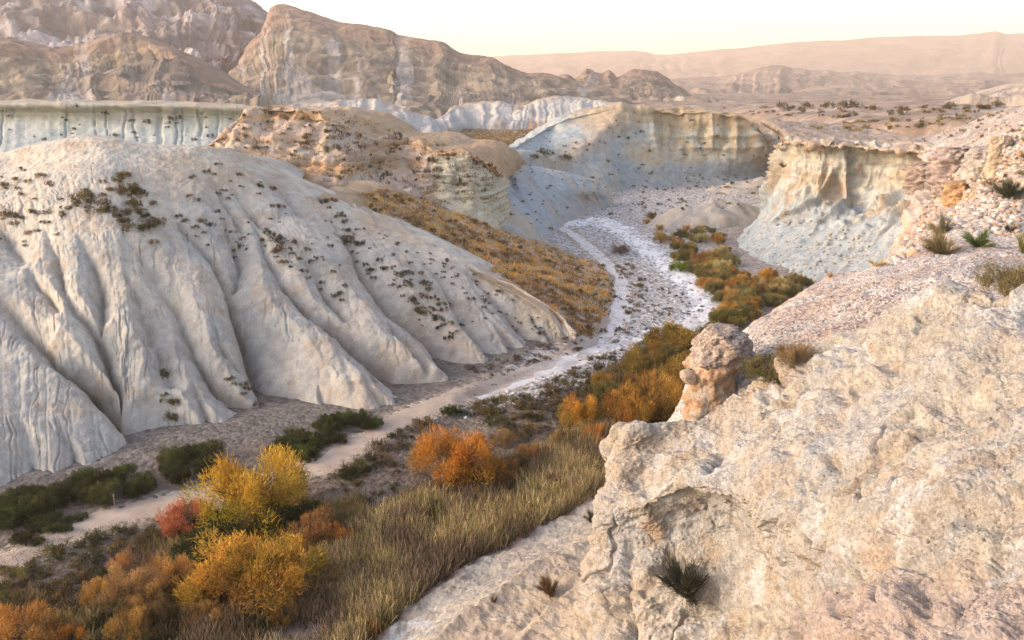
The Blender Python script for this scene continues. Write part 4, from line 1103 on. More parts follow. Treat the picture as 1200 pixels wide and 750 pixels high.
def bush(name, kind, loc, radius, height, color, label, cat="bush", group=None, var=None, rz=None):
    k = BUSH[kind][var if var is not None else random.randrange(len(BUSH[kind]))]
    e = bpy.data.objects.new(name, None); COL.objects.link(e)
    e.location = loc; e.rotation_euler = (0, 0, random.uniform(0, 6.28) if rz is None else rz)
    thing(e, label, cat, group)
    f = link("foliage", k[0], e); f.color = (*color, 1); f.scale = (radius, radius, height)
    s = link("stems", k[1], e); s.scale = (radius, radius, height)
    return e
def shrub(name, meshes, loc, size, height, color, label, cat="shrub", group=None):
    o = link(name, random.choice(meshes)); o.location = loc; o.rotation_euler = (random.uniform(-.1, .1), random.uniform(-.1, .1), random.uniform(0, 6.28))
    o.scale = (size, size, height); return thing(o, label, cat, group, color)

def px_width(h, w):      # metres across for w photo pixels at that hit
    return w/FPX*(h[0]*0.93)

YELLOW = (.50, .315, .045); GOLD = (.50, .285, .05); ORNG = (.46, .20, .035); RUST = (.34, .14, .04); SALMON = (.52, .19, .085)
OLIVE = (.15, .125, .04); DKGREEN = (.055, .065, .022); STRAW = (.40, .25, .10); GREYGREEN = (.13, .14, .085); MUD = (.10, .075, .045)

# ------------------------------------------------------------------ the bushes of the valley floor
# px, py of the foot, width px, height px, kind, colour, label
BIG = [
 (300, 606, 112, 92, 'plume', YELLOW, "tall yellow bush between the track and the salmon bush", 0),
 (298, 698, 132, 84, 'plume', GOLD, "wide golden bush in front at the edge of the reeds", 1),
 (535, 562, 96, 74, 'plume', ORNG, "round orange bush with a green underside standing alone beside the reeds", 0),
 (217, 622, 56, 48, 'wispy', SALMON, "salmon pink bush at the left foot of the tall yellow bush", 0),
 (160, 702, 62, 52, 'wispy', STRAW, "pale orange wispy bush left of the golden bush", 0),
 (208, 690, 56, 44, 'wispy', (.50,.27,.07), "feathery peach bush touching the golden bush's left side", 1),
 (142, 672, 26, 30, 'wispy', (.48,.26,.09), "small slender peach bush behind the pale wispy bush", 1),
 (18, 765, 92, 58, 'wispy', (.46,.24,.06), "bright orange bush in the bottom left corner", 1),
 (84, 758, 40, 30, 'wispy', ORNG, "little burnt orange bush beside the corner bush", 0),
 (402, 642, 36, 38, 'wispy', ORNG, "small vivid orange bush among the straw reeds", 0),
 (365, 640, 58, 52, 'wispy', (.36,.20,.07), "brownish orange bush behind the small vivid orange one", 1),
 (250, 645, 80, 46, 'round', DKGREEN, "dark green bush under the tall yellow bush", 0),
 (330, 622, 74, 48, 'round', (.06,.068,.025), "dark green bush right below the tall yellow bush", 1),
 (245, 668, 50, 32, 'round', (.05,.055,.02), "low dark bush between the salmon and golden bushes", 2),
 (435, 745, 22, 26, 'wispy', ORNG, "tiny orange bush at the foot of the smooth slope", 1),
 (679, 502, 42, 52, 'plume', (.48,.25,.045), "upright golden bush left of the large orange thicket", 0),
 (697, 520, 34, 34, 'wispy', (.47,.21,.04), "small orange bush in front of the upright golden bush", 0),
 (735, 500, 66, 62, 'plume', (.42,.22,.05), "large orange bush with olive base in the thicket", 1),
 (772, 492, 72, 74, 'plume', (.36,.20,.05), "tallest rusty bush of the thicket beside the rock pillar", 2),
 (800, 462, 58, 58, 'plume', (.27,.18,.045), "olive gold bush behind the rock pillar", 0),
 (790, 412, 70, 42, 'plume', (.30,.20,.045), "greenish gold bush at the near end of the riverbed gravel", 1),
 (752, 440, 56, 46, 'plume', (.24,.17,.05), "olive bush at the upper edge of the thicket", 2),
 (796, 492, 30, 30, 'wispy', ORNG, "small orange bush tucked against the foot of the rock pillar", 1),
 (740, 515, 36, 30, 'wispy', (.40,.20,.06), "thin orange bush just above the near rock's left end", 0),
 (710, 470, 44, 34, 'round', OLIVE, "dark olive bush behind the upright golden bush", 1),
 (660, 520, 40, 28, 'round', (.12,.11,.04), "low olive bush below the upright golden bush", 0),
 (528, 486, 26, 18, 'round', (.05,.07,.02), "single dark green shrub beside the track", 1),
 (590, 520, 34, 24, 'wispy', (.30,.19,.07), "dull orange bush right of the round orange bush", 0),
 (630, 540, 40, 26, 'wispy', (.34,.22,.09), "straw orange bush among the tall reeds", 1),
 (405, 560, 24, 15, 'round', (.07,.08,.03), "small green shrub near the bend of the track", 2),
]
only_floor = [valley]
for px, py, wd, ht, kind, colr, lab, var in BIG:
    h = hit(px, py, only_floor)
    dep = math.sin(math.atan2(EYE[2], h[1].y))
    gro = 1.3 if kind != 'round' else 1.1
    wm = px_width(h, wd)*gro; hm_ = px_width(h, ht)*.86
    z = drop(h[1].x, h[1].y, only_floor).z
    name = "tamarisk_bush" if kind != 'round' else "green_bush"
    bush(name, kind, (h[1].x, h[1].y, z), wm*.5, hm_, colr, lab, "bush", None, var % len(BUSH[kind]))

rg = np.random.default_rng(5)
# thicket along the far bank, right of the white stream
THK = [(735,252),(800,250),(838,285),(850,318),(905,330),(950,325),(952,345),(925,378),(860,398),(812,392),(838,362),(800,318),(765,288)]
pal = [OLIVE, (.30,.19,.06), (.36,.20,.05), (.20,.16,.05), (.17,.15,.06), (.40,.26,.09), (.28,.15,.04), (.13,.12,.05), (.34,.27,.13)]
THK = [(px+14, py+4) for px, py in THK]
hs = scatter(THK, 190, rg, only_floor)
hs.sort(key=lambda h: -h[0])
for h in hs:
    wm = rg.uniform(2.4, 4.8)*(.8 if h[1].y > 190 else 1); c = pal[rg.integers(len(pal))]
    bush("riverbank_bush", ['plume','round','plume','wispy'][rg.integers(4)], h[1], wm*.5, wm*rg.uniform(.42, .7), tuple(np.array(c)*rg.uniform(1.1, 1.65)), "olive to rust bush of the dense thicket below the right cliff", "bush", "bushes of the thicket below the right cliff")
h = hit(797, 318, only_floor)
bush("green_bush", 'round', h[1], 2.4, 2.6, (.20,.24,.035), "bright lime green bush at the stream's edge before the thicket")
h = hit(727, 297, only_floor)
bush("dry_bush", 'wispy', h[1], 2.9, 2.2, (.22,.17,.13), "lone greyish dry bush on the pale gravel left of the stream")

# dark green hedge-like shrubs left of the track
def many(poly, n, name, kind, wlo, whi, hk, colors, label, group, only=only_floor, seed=0, ok=None):
    r = np.random.default_rng(900+seed); hs = scatter(poly, n, r, only, ok)
    for h in hs:
        wm = wlo*(whi/wlo)**(r.uniform()**1.4); c = np.array(colors[r.integers(len(colors))])*r.uniform(.8, 1.25)
        if kind in BUSH: bush(name, kind, h[1], wm*.5, wm*hk*r.uniform(.8, 1.2), tuple(c), label, "bush", group)
        else: shrub(name, {'small': SMALL, 'spiky': SPIKY}[kind], h[1]-Vector((0,0,.03*wm)), wm*.5, wm*hk*r.uniform(.8, 1.25), tuple(c), label, "shrub", group)
GR = [DKGREEN, (.07,.085,.025), (.05,.05,.02), (.085,.085,.03)]
many([(-5,612),(-5,592),(40,584),(100,570),(150,560),(182,562),(170,580),(110,592),(70,612),(30,628)], 34, "green_bush", 'round', 2.4, 4.4, .55, GR, "dark green bush in the dense row left of the track", "dark green bushes in the row left of the track", seed=1)
many([(193,548),(225,530),(262,534),(258,560),(225,572),(200,566)], 10, "green_bush", 'round', 2.4, 4.2, .6, GR, "dark green bush in the clump behind the tall yellow bush", "dark green bushes behind the tall yellow bush", seed=2)
many([(322,522),(350,502),(400,494),(460,487),(462,494),(400,520),(350,542),(328,544)], 24, "green_bush", 'round', 2.0, 3.6, .5, GR, "dark green bush in the strip between the track and the white hill's foot", "dark green bushes between the track and the white hill", seed=3)
many([(20,628),(40,612),(62,620),(110,598),(105,612),(60,634),(30,640)], 8, "green_bush", 'round', 1.4, 2.2, .5, GR, "small green bush at the track's verge below the dense row", "small green bushes at the track's verge", seed=4)

LOWC = [OLIVE, DKGREEN, (.10,.085,.045), (.16,.11,.055), (.20,.13,.06), (.085,.08,.04), (.14,.10,.07)]
# low scrub between the track and the tamarisks
many([(470,500),(540,482),(600,462),(660,440),(720,410),(760,400),(762,430),(720,470),(660,500),(600,520),(590,500),(520,480),(480,520),(430,560),(385,565)], 210, "low_shrub", 'small', .9, 2.8, .42, LOWC, "low olive or brown shrub on the stony ground right of the track", "low shrubs right of the track", seed=5)
many([(-5,720),(-5,670),(60,650),(140,620),(200,604),(260,592),(225,640),(130,660),(120,720),(60,730)], 150, "soil_shrub", 'small', .7, 2.4, .42, LOWC+[DKGREEN,(.20,.17,.05)], "low green or brown shrub on bare soil at the lower left", "low shrubs on the bare soil at the lower left", seed=6)
many([(350,590),(400,560),(480,520),(490,560),(470,600),(400,620)], 30, "low_shrub", 'small', .7, 1.6, .42, LOWC+[STRAW], "low shrub between the track bend and the reeds", "low shrubs between the track bend and the reeds", seed=7)
# riverbed dots
many([(720,345),(770,330),(815,345),(832,368),(790,372),(745,392),(700,412),(700,396),(735,372)], 60, "riverbed_tuft", 'small', .5, 1.5, .45, [(.07,.06,.045),(.10,.09,.06),(.20,.13,.07),(.12,.10,.08)], "small dark tuft on the white riverbed gravel", "dark tufts on the white riverbed gravel", seed=8)
many([(690,300),(730,300),(760,330),(745,372),(728,372),(738,340),(715,310)], 26, "riverbed_tuft", 'small', 1.0, 2.4, .4, [(.26,.16,.07),(.22,.15,.07),(.16,.11,.06)], "brown tuft on the pale flat between the track and the stream", "brown tufts between the track and the stream", seed=9)
many([(700,262),(740,215),(830,200),(900,205),(880,240),(830,248),(745,246)], 80, "terrace_shrub", 'small', .8, 2.4, .45, [(.09,.075,.06),(.13,.10,.06),(.20,.13,.07)], "dark dot of a shrub on the pebbly terrace before the mesa", "shrubs on the pebbly terrace before the mesa", seed=10, only=None)

# ------------------------------------------------------------------ shrubs on the slopes
HC = [(.10,.075,.05), (.13,.09,.05), (.085,.075,.045), (.16,.10,.05), (.11,.095,.05)]
H = [badland_hill]
many([(82,235),(105,215),(150,205),(180,235),(188,285),(165,288),(130,262),(95,245)], 46, "hill_bush", 'small', 1.2, 3.2, .5, [(.12,.10,.04),(.16,.11,.05),(.10,.075,.045),(.18,.13,.06)], "brown green shrub in the dense patch high on the white hill", "shrubs in the dense patch high on the white hill", H, 11)
many([(0,195),(70,200),(80,250),(60,290),(0,290)], 34, "slope_shrub", 'small', .8, 2.0, .5, HC, "dark shrub dotting the white hill's upper left shoulder", "shrubs on the white hill's upper left shoulder", H, 12)
many([(190,190),(260,190),(340,230),(330,300),(280,320),(240,290),(195,260)], 48, "slope_shrub", 'small', .6, 1.7, .5, HC, "dark shrub dotting the middle of the white hill's upper slope", "shrubs on the white hill's upper middle slope", H, 13)
many([(375,235),(400,238),(440,300),(500,330),(545,385),(530,400),(470,350),(420,315)], 66, "slope_shrub", 'small', .7, 2.4, .5, HC+[(.13,.12,.05)], "dark shrub along the diagonal gully on the white hill's right half", "shrubs along the diagonal gully of the white hill", H, 14)
many([(300,260),(370,300),(420,345),(400,355),(330,310)], 26, "slope_shrub", 'small', .8, 2.2, .5, HC, "dark shrub in the hollow left of the diagonal gully", "shrubs in the hollow left of the diagonal gully", H, 15)
many([(440,270),(520,300),(620,360),(650,395),(600,390),(520,330)], 46, "slope_shrub", 'small', .5, 1.3, .5, HC, "small dark shrub near the white hill's right edge", "shrubs near the white hill's right edge", H, 16)
many([(185,430),(200,440),(215,500),(190,500)], 9, "slope_shrub", 'small', .8, 1.8, .6, [(.16,.11,.045),(.12,.10,.04)], "tawny shrub in the crease low on the white hill", "shrubs in the crease low on the white hill", H, 17)
many([(260,440),(330,475),(345,488),(300,482)], 8, "slope_shrub", 'small', .7, 1.5, .6, [(.15,.11,.045),(.12,.10,.04)], "tawny shrub in the gully mouth at the white hill's foot", "shrubs in the gully mouth at the white hill's foot", H, 18)
many([(540,430),(570,445),(640,425),(690,410),(720,385),(700,380),(640,405),(570,425)], 44, "slope_shrub", 'small', .6, 1.8, .45, [(.17,.11,.055),(.12,.09,.05),(.24,.15,.07)], "rusty brown tuft at the white hill's foot beside the track", "tufts at the white hill's foot beside the track", None, 19)
many([(270,128),(390,128),(430,160),(480,160),(575,195),(575,235),(500,225),(440,225),(350,195),(280,175)], 80, "cliff_shrub", 'small', .9, 2.4, .55, [(.12,.09,.045),(.17,.12,.05),(.09,.08,.04)], "dark shrub clinging to the orange cliff", "shrubs on the orange cliff", [orc], 20)
many([(0,125),(200,125),(290,135),(270,175),(0,172)], 34, "wall_shrub", 'small', 1.0, 3.0, .55, [(.08,.075,.045),(.11,.09,.05)], "dark shrub on the greenish clay wall", "shrubs on the greenish clay wall", [gwall], 21)
many([(580,190),(640,195),(705,212),(705,240),(640,275),(560,240)], 30, "furrow_shrub", 'small', .7, 1.8, .5, HC, "small dark shrub on the blue grey furrowed slope", "shrubs on the blue grey furrowed slope", [gslope], 22)
many([(600,185),(700,140),(880,140),(905,190),(880,205),(690,210)], 66, "mesa_shrub", 'small', .9, 2.4, .5, [(.10,.08,.055),(.13,.10,.06)], "small dark shrub on the mesa's flank", "shrubs on the mesa's flank", [mesa], 23)
many([(1060,165),(1130,135),(1200,125),(1200,230),(1130,215),(1075,190)], 60, "hillside_shrub", 'small', .6, 1.7, .5, [(.13,.11,.045),(.20,.17,.07),(.16,.11,.06),(.28,.21,.08)], "olive or straw tuft among the rocks of the right hillside", "tufts among the rocks of the right hillside", [rslope], 24)
many([(930,150),(1000,155),(1090,150),(1160,135),(1160,128),(1040,140),(960,148)], 50, "cliff_top_tuft", 'small', 1.4, 3.0, .45, [(.36,.26,.08),(.30,.22,.08),(.16,.13,.05)], "yellowish grass tuft on top of the right cliff", "grass tufts on top of the right cliff", [rcliff, rslope, plain], 25)
many([(790,128),(900,126),(1100,124),(1190,122),(1190,126),(1000,140),(860,134)], 70, "plateau_shrub", 'small', 2.0, 4.5, .45, [(.12,.09,.05),(.16,.11,.065)], "dark scrub bush on the brown plateau", "scrub bushes on the brown plateau", [plain], 26)
for px in (946, 972, 986, 1002, 917):
    h = hit(px, 127, [plain])
    if h: shrub("plateau_shrub", SMALL, h[1], 3.2, 3.6, (.12,.095,.05), "rounded bush standing on the plateau's rim", "shrub", "rounded bushes on the plateau's rim")
for px, py, wd in ((625,186,15),(640,184,26),(660,188,20)):
    h = hit(px, py)
    shrub("path_shrub", SMALL, h[1], px_width(h, wd)*.5, px_width(h, wd)*.45, (.085,.09,.04), "dark green shrub on the flat where the grey slope meets the mesa", "shrub", "green shrubs between the grey slope and the mesa")

# ------------------------------------------------------------------ plants close to the camera
CLOSE = [
 (806, 698, 74, 60, 'spiky', (.055,.052,.035), "dark spiky bush growing out of the near rock's shaded face", near_rock),
 (646, 696, 34, 30, 'spiky', (.13,.075,.035), "brown dry tuft on the smooth slope below the near rock", lslope),
 (693, 612, 20, 18, 'spiky', (.06,.05,.035), "small dark tuft at the top of the smooth slope", lslope),
 (579, 706, 10, 9, 'spiky', (.11,.07,.035), "tiny brown tuft low on the smooth slope", lslope),
 (1104, 298, 52, 30, 'spiky', (.22,.16,.075), "straw brown bush on the gravel saddle, nearest the gravel crest", None),
 (1147, 289, 36, 24, 'spiky', (.12,.15,.05), "green fan shaped tuft on the gravel saddle", None),
 (1105, 273, 26, 26, 'spiky', (.17,.16,.09), "grey green tuft behind the straw brown bush", None),
 (1183, 272, 14, 12, 'spiky', (.09,.07,.06), "small dark tuft right of the green fan shaped tuft", None),
 (1185, 232, 42, 28, 'spiky', (.08,.08,.045), "dark bush below the rock ledge at the right edge", None),
 (1198, 296, 22, 26, 'spiky', (.20,.18,.07), "yellow green tuft cut by the right edge above the pale rock", None),
 (918, 196, 10, 8, 'spiky', (.15,.11,.05), "small tuft on the right cliff's left shoulder", None),
 (1028, 312, 20, 10, 'spiky', (.42,.29,.11), "flat straw coloured tuft on the gravel ridge's crest", None),
 (972, 325, 12, 8, 'spiky', (.40,.24,.07), "tiny yellow tuft on the gravel ridge's left crest", None),
]
for px, py, wd, ht, kind, c, lab, on in CLOSE:
    h = hit(px, py, [on] if on else None)
    if h is None: continue
    o = shrub("spiky_bush" if wd > 30 else "dry_tuft", SPIKY_FINE if wd > 25 else SPIKY, h[1]-Vector((0,0,.02)), px_width(h, wd)*.62, px_width(h, ht)*1.15, c, lab, "shrub")
h = hit(1160, 345, [near_rock, gridge])
bush("olive_bush", 'wispy', hit(1182, 345)[1], .95, .85, (.20,.17,.075), "olive bush behind the crest of the pale near rock", "bush", None, 0)
h = hit(903, 440)
bush("olive_bush", 'round', h[1]-Vector((.1,0,.15)), 1.05, 1.0, (.17,.135,.06), "bushy olive brown shrub leaning beside the rock pillar", "bush", None, 0)
h = hit(930, 425)
bush("straw_bush", 'wispy', h[1]-Vector((0,0,.1)), .8, .85, (.28,.20,.10), "pale straw bush right of the bushy olive shrub", "bush", None, 1)

# ------------------------------------------------------------------ uncountable cover
def cover(name, label, cat, pts, rng, blades_per, spread, hlo, hhi, wlo, whi, cols, mat, lean=.25):
    V = []; C = []
    pts = np.array(pts); n = len(pts)
    q = np.repeat(pts, blades_per, 0) + rng.normal(size=(n*blades_per, 3))*np.array([spread, spread, .02])
    d = unit(rng.normal(size=(len(q), 3))*np.array([lean, lean, .05]) + np.array([0, 0, 1]))
    hgt = np.repeat(rng.uniform(hlo, hhi, n), blades_per)*rng.uniform(.55, 1.1, len(q))
    V = blades(q - np.array([0, 0, .05]), d, hgt, rng.uniform(wlo, whi, len(q)), rng, .3)
    ci = rng.integers(len(cols), size=n); Cc = np.array(cols)[ci]
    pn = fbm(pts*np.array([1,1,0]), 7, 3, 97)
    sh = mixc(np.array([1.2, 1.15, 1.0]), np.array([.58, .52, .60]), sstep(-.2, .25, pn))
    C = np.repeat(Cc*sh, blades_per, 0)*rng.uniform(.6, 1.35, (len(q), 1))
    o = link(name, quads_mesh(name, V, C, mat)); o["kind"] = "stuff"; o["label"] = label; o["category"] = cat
    return o

def ground_pts(poly, n, rng, fn=None, clump=0):
    """points spread evenly in plan over the patch of floor seen inside a photo outline"""
    W = np.array([ground(*p)[:2] for p in poly]); out = []
    lo, hi = W.min(0), W.max(0); Wl = [tuple(p) for p in W]
    while len(out) < n:
        m = n
        xs = rng.uniform(lo[0], hi[0], m); ys = rng.uniform(lo[1], hi[1], m)
        nz = perlin(xs/clump, ys/clump, xs*0+.5, 9) if clump else None
        for i in range(m):
            if clump and nz[i] < rng.uniform(-.45, .25): continue
            if inside(xs[i], ys[i], Wl): out.append((xs[i], ys[i]))
            if len(out) >= n: break
    out = np.array(out)
    return np.column_stack([out, floor_z(out[:,0], out[:,1])])

rg = np.random.default_rng(77)
REED = [(170,800),(230,750),(330,700),(380,655),(430,612),(500,588),(580,560),(660,520),(700,498),(735,520),(735,562),(690,588),(640,612),(560,655),(490,700),(430,752),(395,800)]
RC = [(.52,.40,.21), (.42,.34,.16), (.31,.27,.115), (.17,.16,.065), (.40,.28,.17), (.30,.21,.17), (.60,.46,.26), (.12,.11,.05)]
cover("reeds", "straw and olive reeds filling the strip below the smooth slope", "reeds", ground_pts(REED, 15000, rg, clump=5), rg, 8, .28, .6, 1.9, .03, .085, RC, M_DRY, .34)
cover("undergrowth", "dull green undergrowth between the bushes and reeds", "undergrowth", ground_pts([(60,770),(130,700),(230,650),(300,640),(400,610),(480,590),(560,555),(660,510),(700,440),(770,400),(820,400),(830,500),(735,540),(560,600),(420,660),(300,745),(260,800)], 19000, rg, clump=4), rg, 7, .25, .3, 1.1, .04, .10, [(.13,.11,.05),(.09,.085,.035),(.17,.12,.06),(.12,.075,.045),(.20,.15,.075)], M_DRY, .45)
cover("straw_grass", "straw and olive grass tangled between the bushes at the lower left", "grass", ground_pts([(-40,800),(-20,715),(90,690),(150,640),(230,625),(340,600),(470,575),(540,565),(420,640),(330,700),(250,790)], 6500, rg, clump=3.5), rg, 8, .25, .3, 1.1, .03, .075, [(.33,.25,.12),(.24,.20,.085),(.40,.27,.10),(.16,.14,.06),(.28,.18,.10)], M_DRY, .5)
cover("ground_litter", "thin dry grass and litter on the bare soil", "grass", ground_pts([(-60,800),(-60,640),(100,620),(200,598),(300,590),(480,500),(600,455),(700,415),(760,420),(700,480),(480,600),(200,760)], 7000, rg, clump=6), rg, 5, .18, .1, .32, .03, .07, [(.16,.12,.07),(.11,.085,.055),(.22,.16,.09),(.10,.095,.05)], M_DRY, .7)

many([(100,770),(120,710),(230,700),(300,700),(380,620),(470,600),(400,660),(330,720),(270,770)], 95, "undershrub", 'small', 1.2, 3.2, .6, [(.10,.085,.04),(.075,.075,.03),(.16,.10,.045),(.12,.075,.05),(.20,.15,.07)], "dull brown green shrub mixed into the grass below the golden bushes", "shrubs mixed into the grass below the golden bushes", seed=40)
many([(430,640),(560,575),(660,530),(715,510),(722,560),(640,605),(540,660),(440,735),(380,735)], 34, "reed_shrub", 'small', 1.2, 2.6, .75, [(.12,.105,.045),(.20,.125,.06),(.16,.11,.075),(.10,.10,.04)], "brownish shrub standing among the straw reeds", "shrubs among the reeds", seed=41)
many([(560,560),(640,520),(720,480),(705,505),(640,545),(570,580)], 16, "marsh_bush", 'wispy', 1.6, 3.0, .7, [(.34,.20,.07),(.26,.18,.07),(.38,.19,.05)], "dull orange bush in the belt between reeds and low shrubs", "dull orange bushes between reeds and low shrubs", seed=42)
many([(690,470),(760,410),(812,395),(815,470),(800,505),(740,515),(700,510)], 26, "thicket_bush", 'plume', 2.4, 4.4, .7, [(.20,.145,.05),(.34,.20,.05),(.15,.125,.05),(.26,.16,.05),(.40,.22,.06)], "olive or rusty bush inside the thicket left of the rock pillar", "bushes of the thicket left of the rock pillar", seed=43)
many([(110,700),(140,650),(190,640),(235,660),(230,700),(330,700),(380,640),(420,640),(360,720),(240,760),(120,760)], 26, "wispy_bush", 'wispy', 2.0, 4.0, .6, [(.40,.24,.08),(.30,.19,.075),(.24,.17,.07),(.45,.27,.07)], "wispy straw gold bush in the tangle around the golden bush", "wispy bushes around the golden bush", seed=44)
many([(190,640),(230,610),(300,600),(380,590),(390,625),(330,645),(250,665)], 16, "green_bush", 'round', 1.8, 3.4, .6, GR+[(.10,.10,.035)], "dark green bush in the tangle at the foot of the tall yellow bush", "dark green bushes at the foot of the tall yellow bush", seed=45)
many([(300,235),(400,250),(520,310),(640,385),(600,410),(520,410),(400,330),(310,280)], 50, "slope_shrub", 'small', .4, 1.2, .55, HC, "small dark shrub sprinkled over the right half of the white hill", "small shrubs sprinkled over the right half of the white hill", H, 46)
# orange grass tufts on the fan
pts = []
FANP = [(418,228),(450,222),(520,240),(600,275),(650,290),(700,303),(722,335),(718,360),(692,395),(668,392),(640,358),(600,330),(500,280),(440,250)]
for h in scatter(FANP, 3000, rg, [fan]): pts.append(tuple(h[1]))
cover("grass_tufts", "tawny orange grass tufts covering the slope behind the white hill", "grass", pts, rg, 12, .22, .35, .75, .06, .14, [(.60,.34,.10),(.55,.30,.09),(.45,.29,.10),(.33,.22,.09),(.66,.41,.14),(.22,.17,.07)], M_DRY, .7)
many(FANP, 90, "slope_tuft", 'small', .9, 1.9, .5, [(.15,.11,.045),(.20,.12,.045),(.12,.10,.045)], "darker tuft among the orange grass of the slope", "darker tufts in the orange grass", [fan], 30)
pts = [tuple(h[1]) for h in scatter([(260,128),(400,128),(580,190),(580,240),(430,235),(300,180)], 500, rg, [orc])] + [tuple(h[1]) for h in scatter([(440,150),(640,150),(600,185),(480,180)], 700, rg, [gulch])]
cover("dry_grass", "thin dry grass on the orange cliff and the side valley", "grass", pts, rg, 9, .4, .4, 1.0, .1, .22, [(.24,.15,.06),(.20,.15,.07),(.30,.19,.08)], M_DRY, .6)

# loose stones
def stones(name, label, pts, sizes, cols, rng, mat=M_STONE):
    ico = [(0,0,1)]+[(math.cos(a)*.89, math.sin(a)*.89, .45) for a in np.arange(5)*2*math.pi/5]+[(math.cos(a+.63)*.89, math.sin(a+.63)*.89, -.45) for a in np.arange(5)*2*math.pi/5]+[(0,0,-1)]
    F = [(0,i+1,(i+1)%5+1) for i in range(5)]+[(i+1,i+6,(i+1)%5+1) for i in range(5)]+[((i+1)%5+1,i+6,(i+1)%5+6) for i in range(5)]+[(i+6,11,(i+1)%5+6) for i in range(5)]
    ico = np.array(ico); F = np.array(F); n = len(pts)
    A = rng.uniform(.55, 1.25, (n, 12, 1))*ico[None]*np.array([1, 1, .65])*rng.uniform(.6, 1.3, (n, 1, 3))
    an = rng.uniform(0, 6.28, n); c, s = np.cos(an)[:,None], np.sin(an)[:,None]
    A = np.stack([A[...,0]*c-A[...,1]*s, A[...,0]*s+A[...,1]*c, A[...,2]], -1)*np.asarray(sizes)[:,None,None] + np.asarray(pts)[:,None,:]
    me = bpy.data.meshes.new(name)
    Fa = (F[None]+12*np.arange(n)[:,None,None]).reshape(-1, 3)
    me.vertices.add(n*12); me.loops.add(len(Fa)*3); me.polygons.add(len(Fa))
    me.vertices.foreach_set("co", A.reshape(-1).astype(np.float32)); me.loops.foreach_set("vertex_index", Fa.reshape(-1).astype(np.int32))
    me.polygons.foreach_set("loop_start", np.arange(0, len(Fa)*3, 3, dtype=np.int32)); me.update(); me.validate()
    at_ = me.attributes.new("Col", 'FLOAT_COLOR', 'POINT'); C4 = np.ones((n, 12, 4), np.float32)
    C4[:, :, :3] = (np.array(cols)[rng.integers(len(cols), size=n)]*rng.uniform(.75, 1.25, (n, 1)))[:, None]
    at_.data.foreach_set("color", C4.reshape(-1)); me.materials.append(mat)
    o = link(name, me); o["kind"] = "stuff"; o["label"] = label; o["category"] = "stones"
    return o
SC = [(.38,.33,.29), (.30,.24,.20), (.42,.39,.36), (.24,.19,.165), (.36,.26,.20)]
p1 = ground_pts([(480,500),(600,452),(700,405),(760,340),(690,270),(640,255),(720,225),(860,195),(900,215),(800,255),(790,300),(835,350),(800,385),(740,420),(620,480)], 5200, rg)
stones("river_stones", "loose grey and white stones strewn over the riverbed", p1, rg.uniform(.06, .42, len(p1))**1.3*1.4, [(.45,.42,.40),(.36,.33,.31),(.25,.22,.20),(.50,.47,.44)], rg)
hs = scatter([(860,400),(900,378),(960,335),(1060,302),(1190,290),(1200,340),(1120,342),(1020,378),(950,410),(900,440)], 2600, rg, [gridge])
stones("gravel", "gravel and pebbles strewn over the near gravel ridge", [tuple(h[1]) for h in hs], rg.uniform(.015, .07, len(hs))*rg.uniform(.6, 1.5, len(hs)), [tuple(.85*v for v in c) for c in SC], rg)
hs = scatter([(1040,310),(1090,230),(1100,150),(1200,140),(1200,280),(1100,265),(1060,310)], 1500, rg, [rslope, gridge])
stones("rubble", "broken stone rubble on the right hillside", [tuple(h[1]) for h in hs], rg.uniform(.08, .42, len(hs))*rg.uniform(.5, 1.3, len(hs)), SC+[(.38,.24,.15)], rg)
hs = scatter([(700,560),(740,510),(900,470),(1000,410),(1120,360),(1190,360),(1190,740),(940,740),(930,620),(800,570)], 900, rg, [near_rock])
stones("rock_chips", "small chips and pebbles stuck to the pale near rock", [tuple(h[1]) for h in hs], rg.uniform(.006, .028, len(hs))*rg.uniform(.6, 1.5, len(hs)), [(.27,.24,.20),(.22,.17,.13),(.25,.20,.16)], rg)

hs = scatter([(860,285),(905,245),(1010,270),(1040,300),(950,330)], 420, rg, [rcliff]) + scatter([(600,190),(690,205),(760,212),(880,200),(925,188),(905,215),(760,226),(690,222)], 420, rg, [mesa, valley, gslope])
stones("scree", "fallen stones lying on the aprons of the cliff and the mesa", [tuple(h[1]) for h in hs], rg.uniform(.1, .6, len(hs))**1.5*1.2, [(.36,.34,.31),(.40,.32,.24),(.30,.27,.24)], rg)
# ------------------------------------------------------------------ the rock pillar by the near rock's edge
def blob(cx, cy, cz, prof, nu, nv, seed, amp, colf, squash=1.0):
    """stone of revolution with noise; prof is a list of height, radius, x shift"""
    pr = crom(np.array(prof, float), nv, 0); th = np.linspace(0, 2*math.pi, nu)
    A = np.stack([pr[:, 1:2]*np.cos(th)+pr[:, 2:3], pr[:, 1:2]*np.sin(th)*squash, np.repeat(pr[:, 0:1], nu, 1)], -1)+np.array([cx, cy, cz])
    N = A - np.array([cx, cy, 0]); N[..., 2] = 0; N = unit(N)
    D = amp*(fbm(A, .9, 4, seed, .55) + .6*(billow(A, .5, 3, seed+7)-.3))
    D[:, -1] = D[:, 0]
    A = A + N*D[..., None]
    return A, colf(A)
hp = at(834, 452, 28.0)
pillar = bpy.data.objects.new("rock_pillar", None); COL.objects.link(pillar); pillar.location = hp
thing(pillar, "orange eroded rock pillar carrying a rounded gravelly cap", "rock pillar")
s_ = 29.0/FPX*1.06
def pcol(A):
    n = fbm(A, .8, 4, 701)
    C = mixc((.36,.225,.135), (.37,.30,.23), sstep(-.2, .4, n)); return mixc(C, (.30,.26,.20), sstep(.0, .5, fbm(A, .5, 3, 705)))
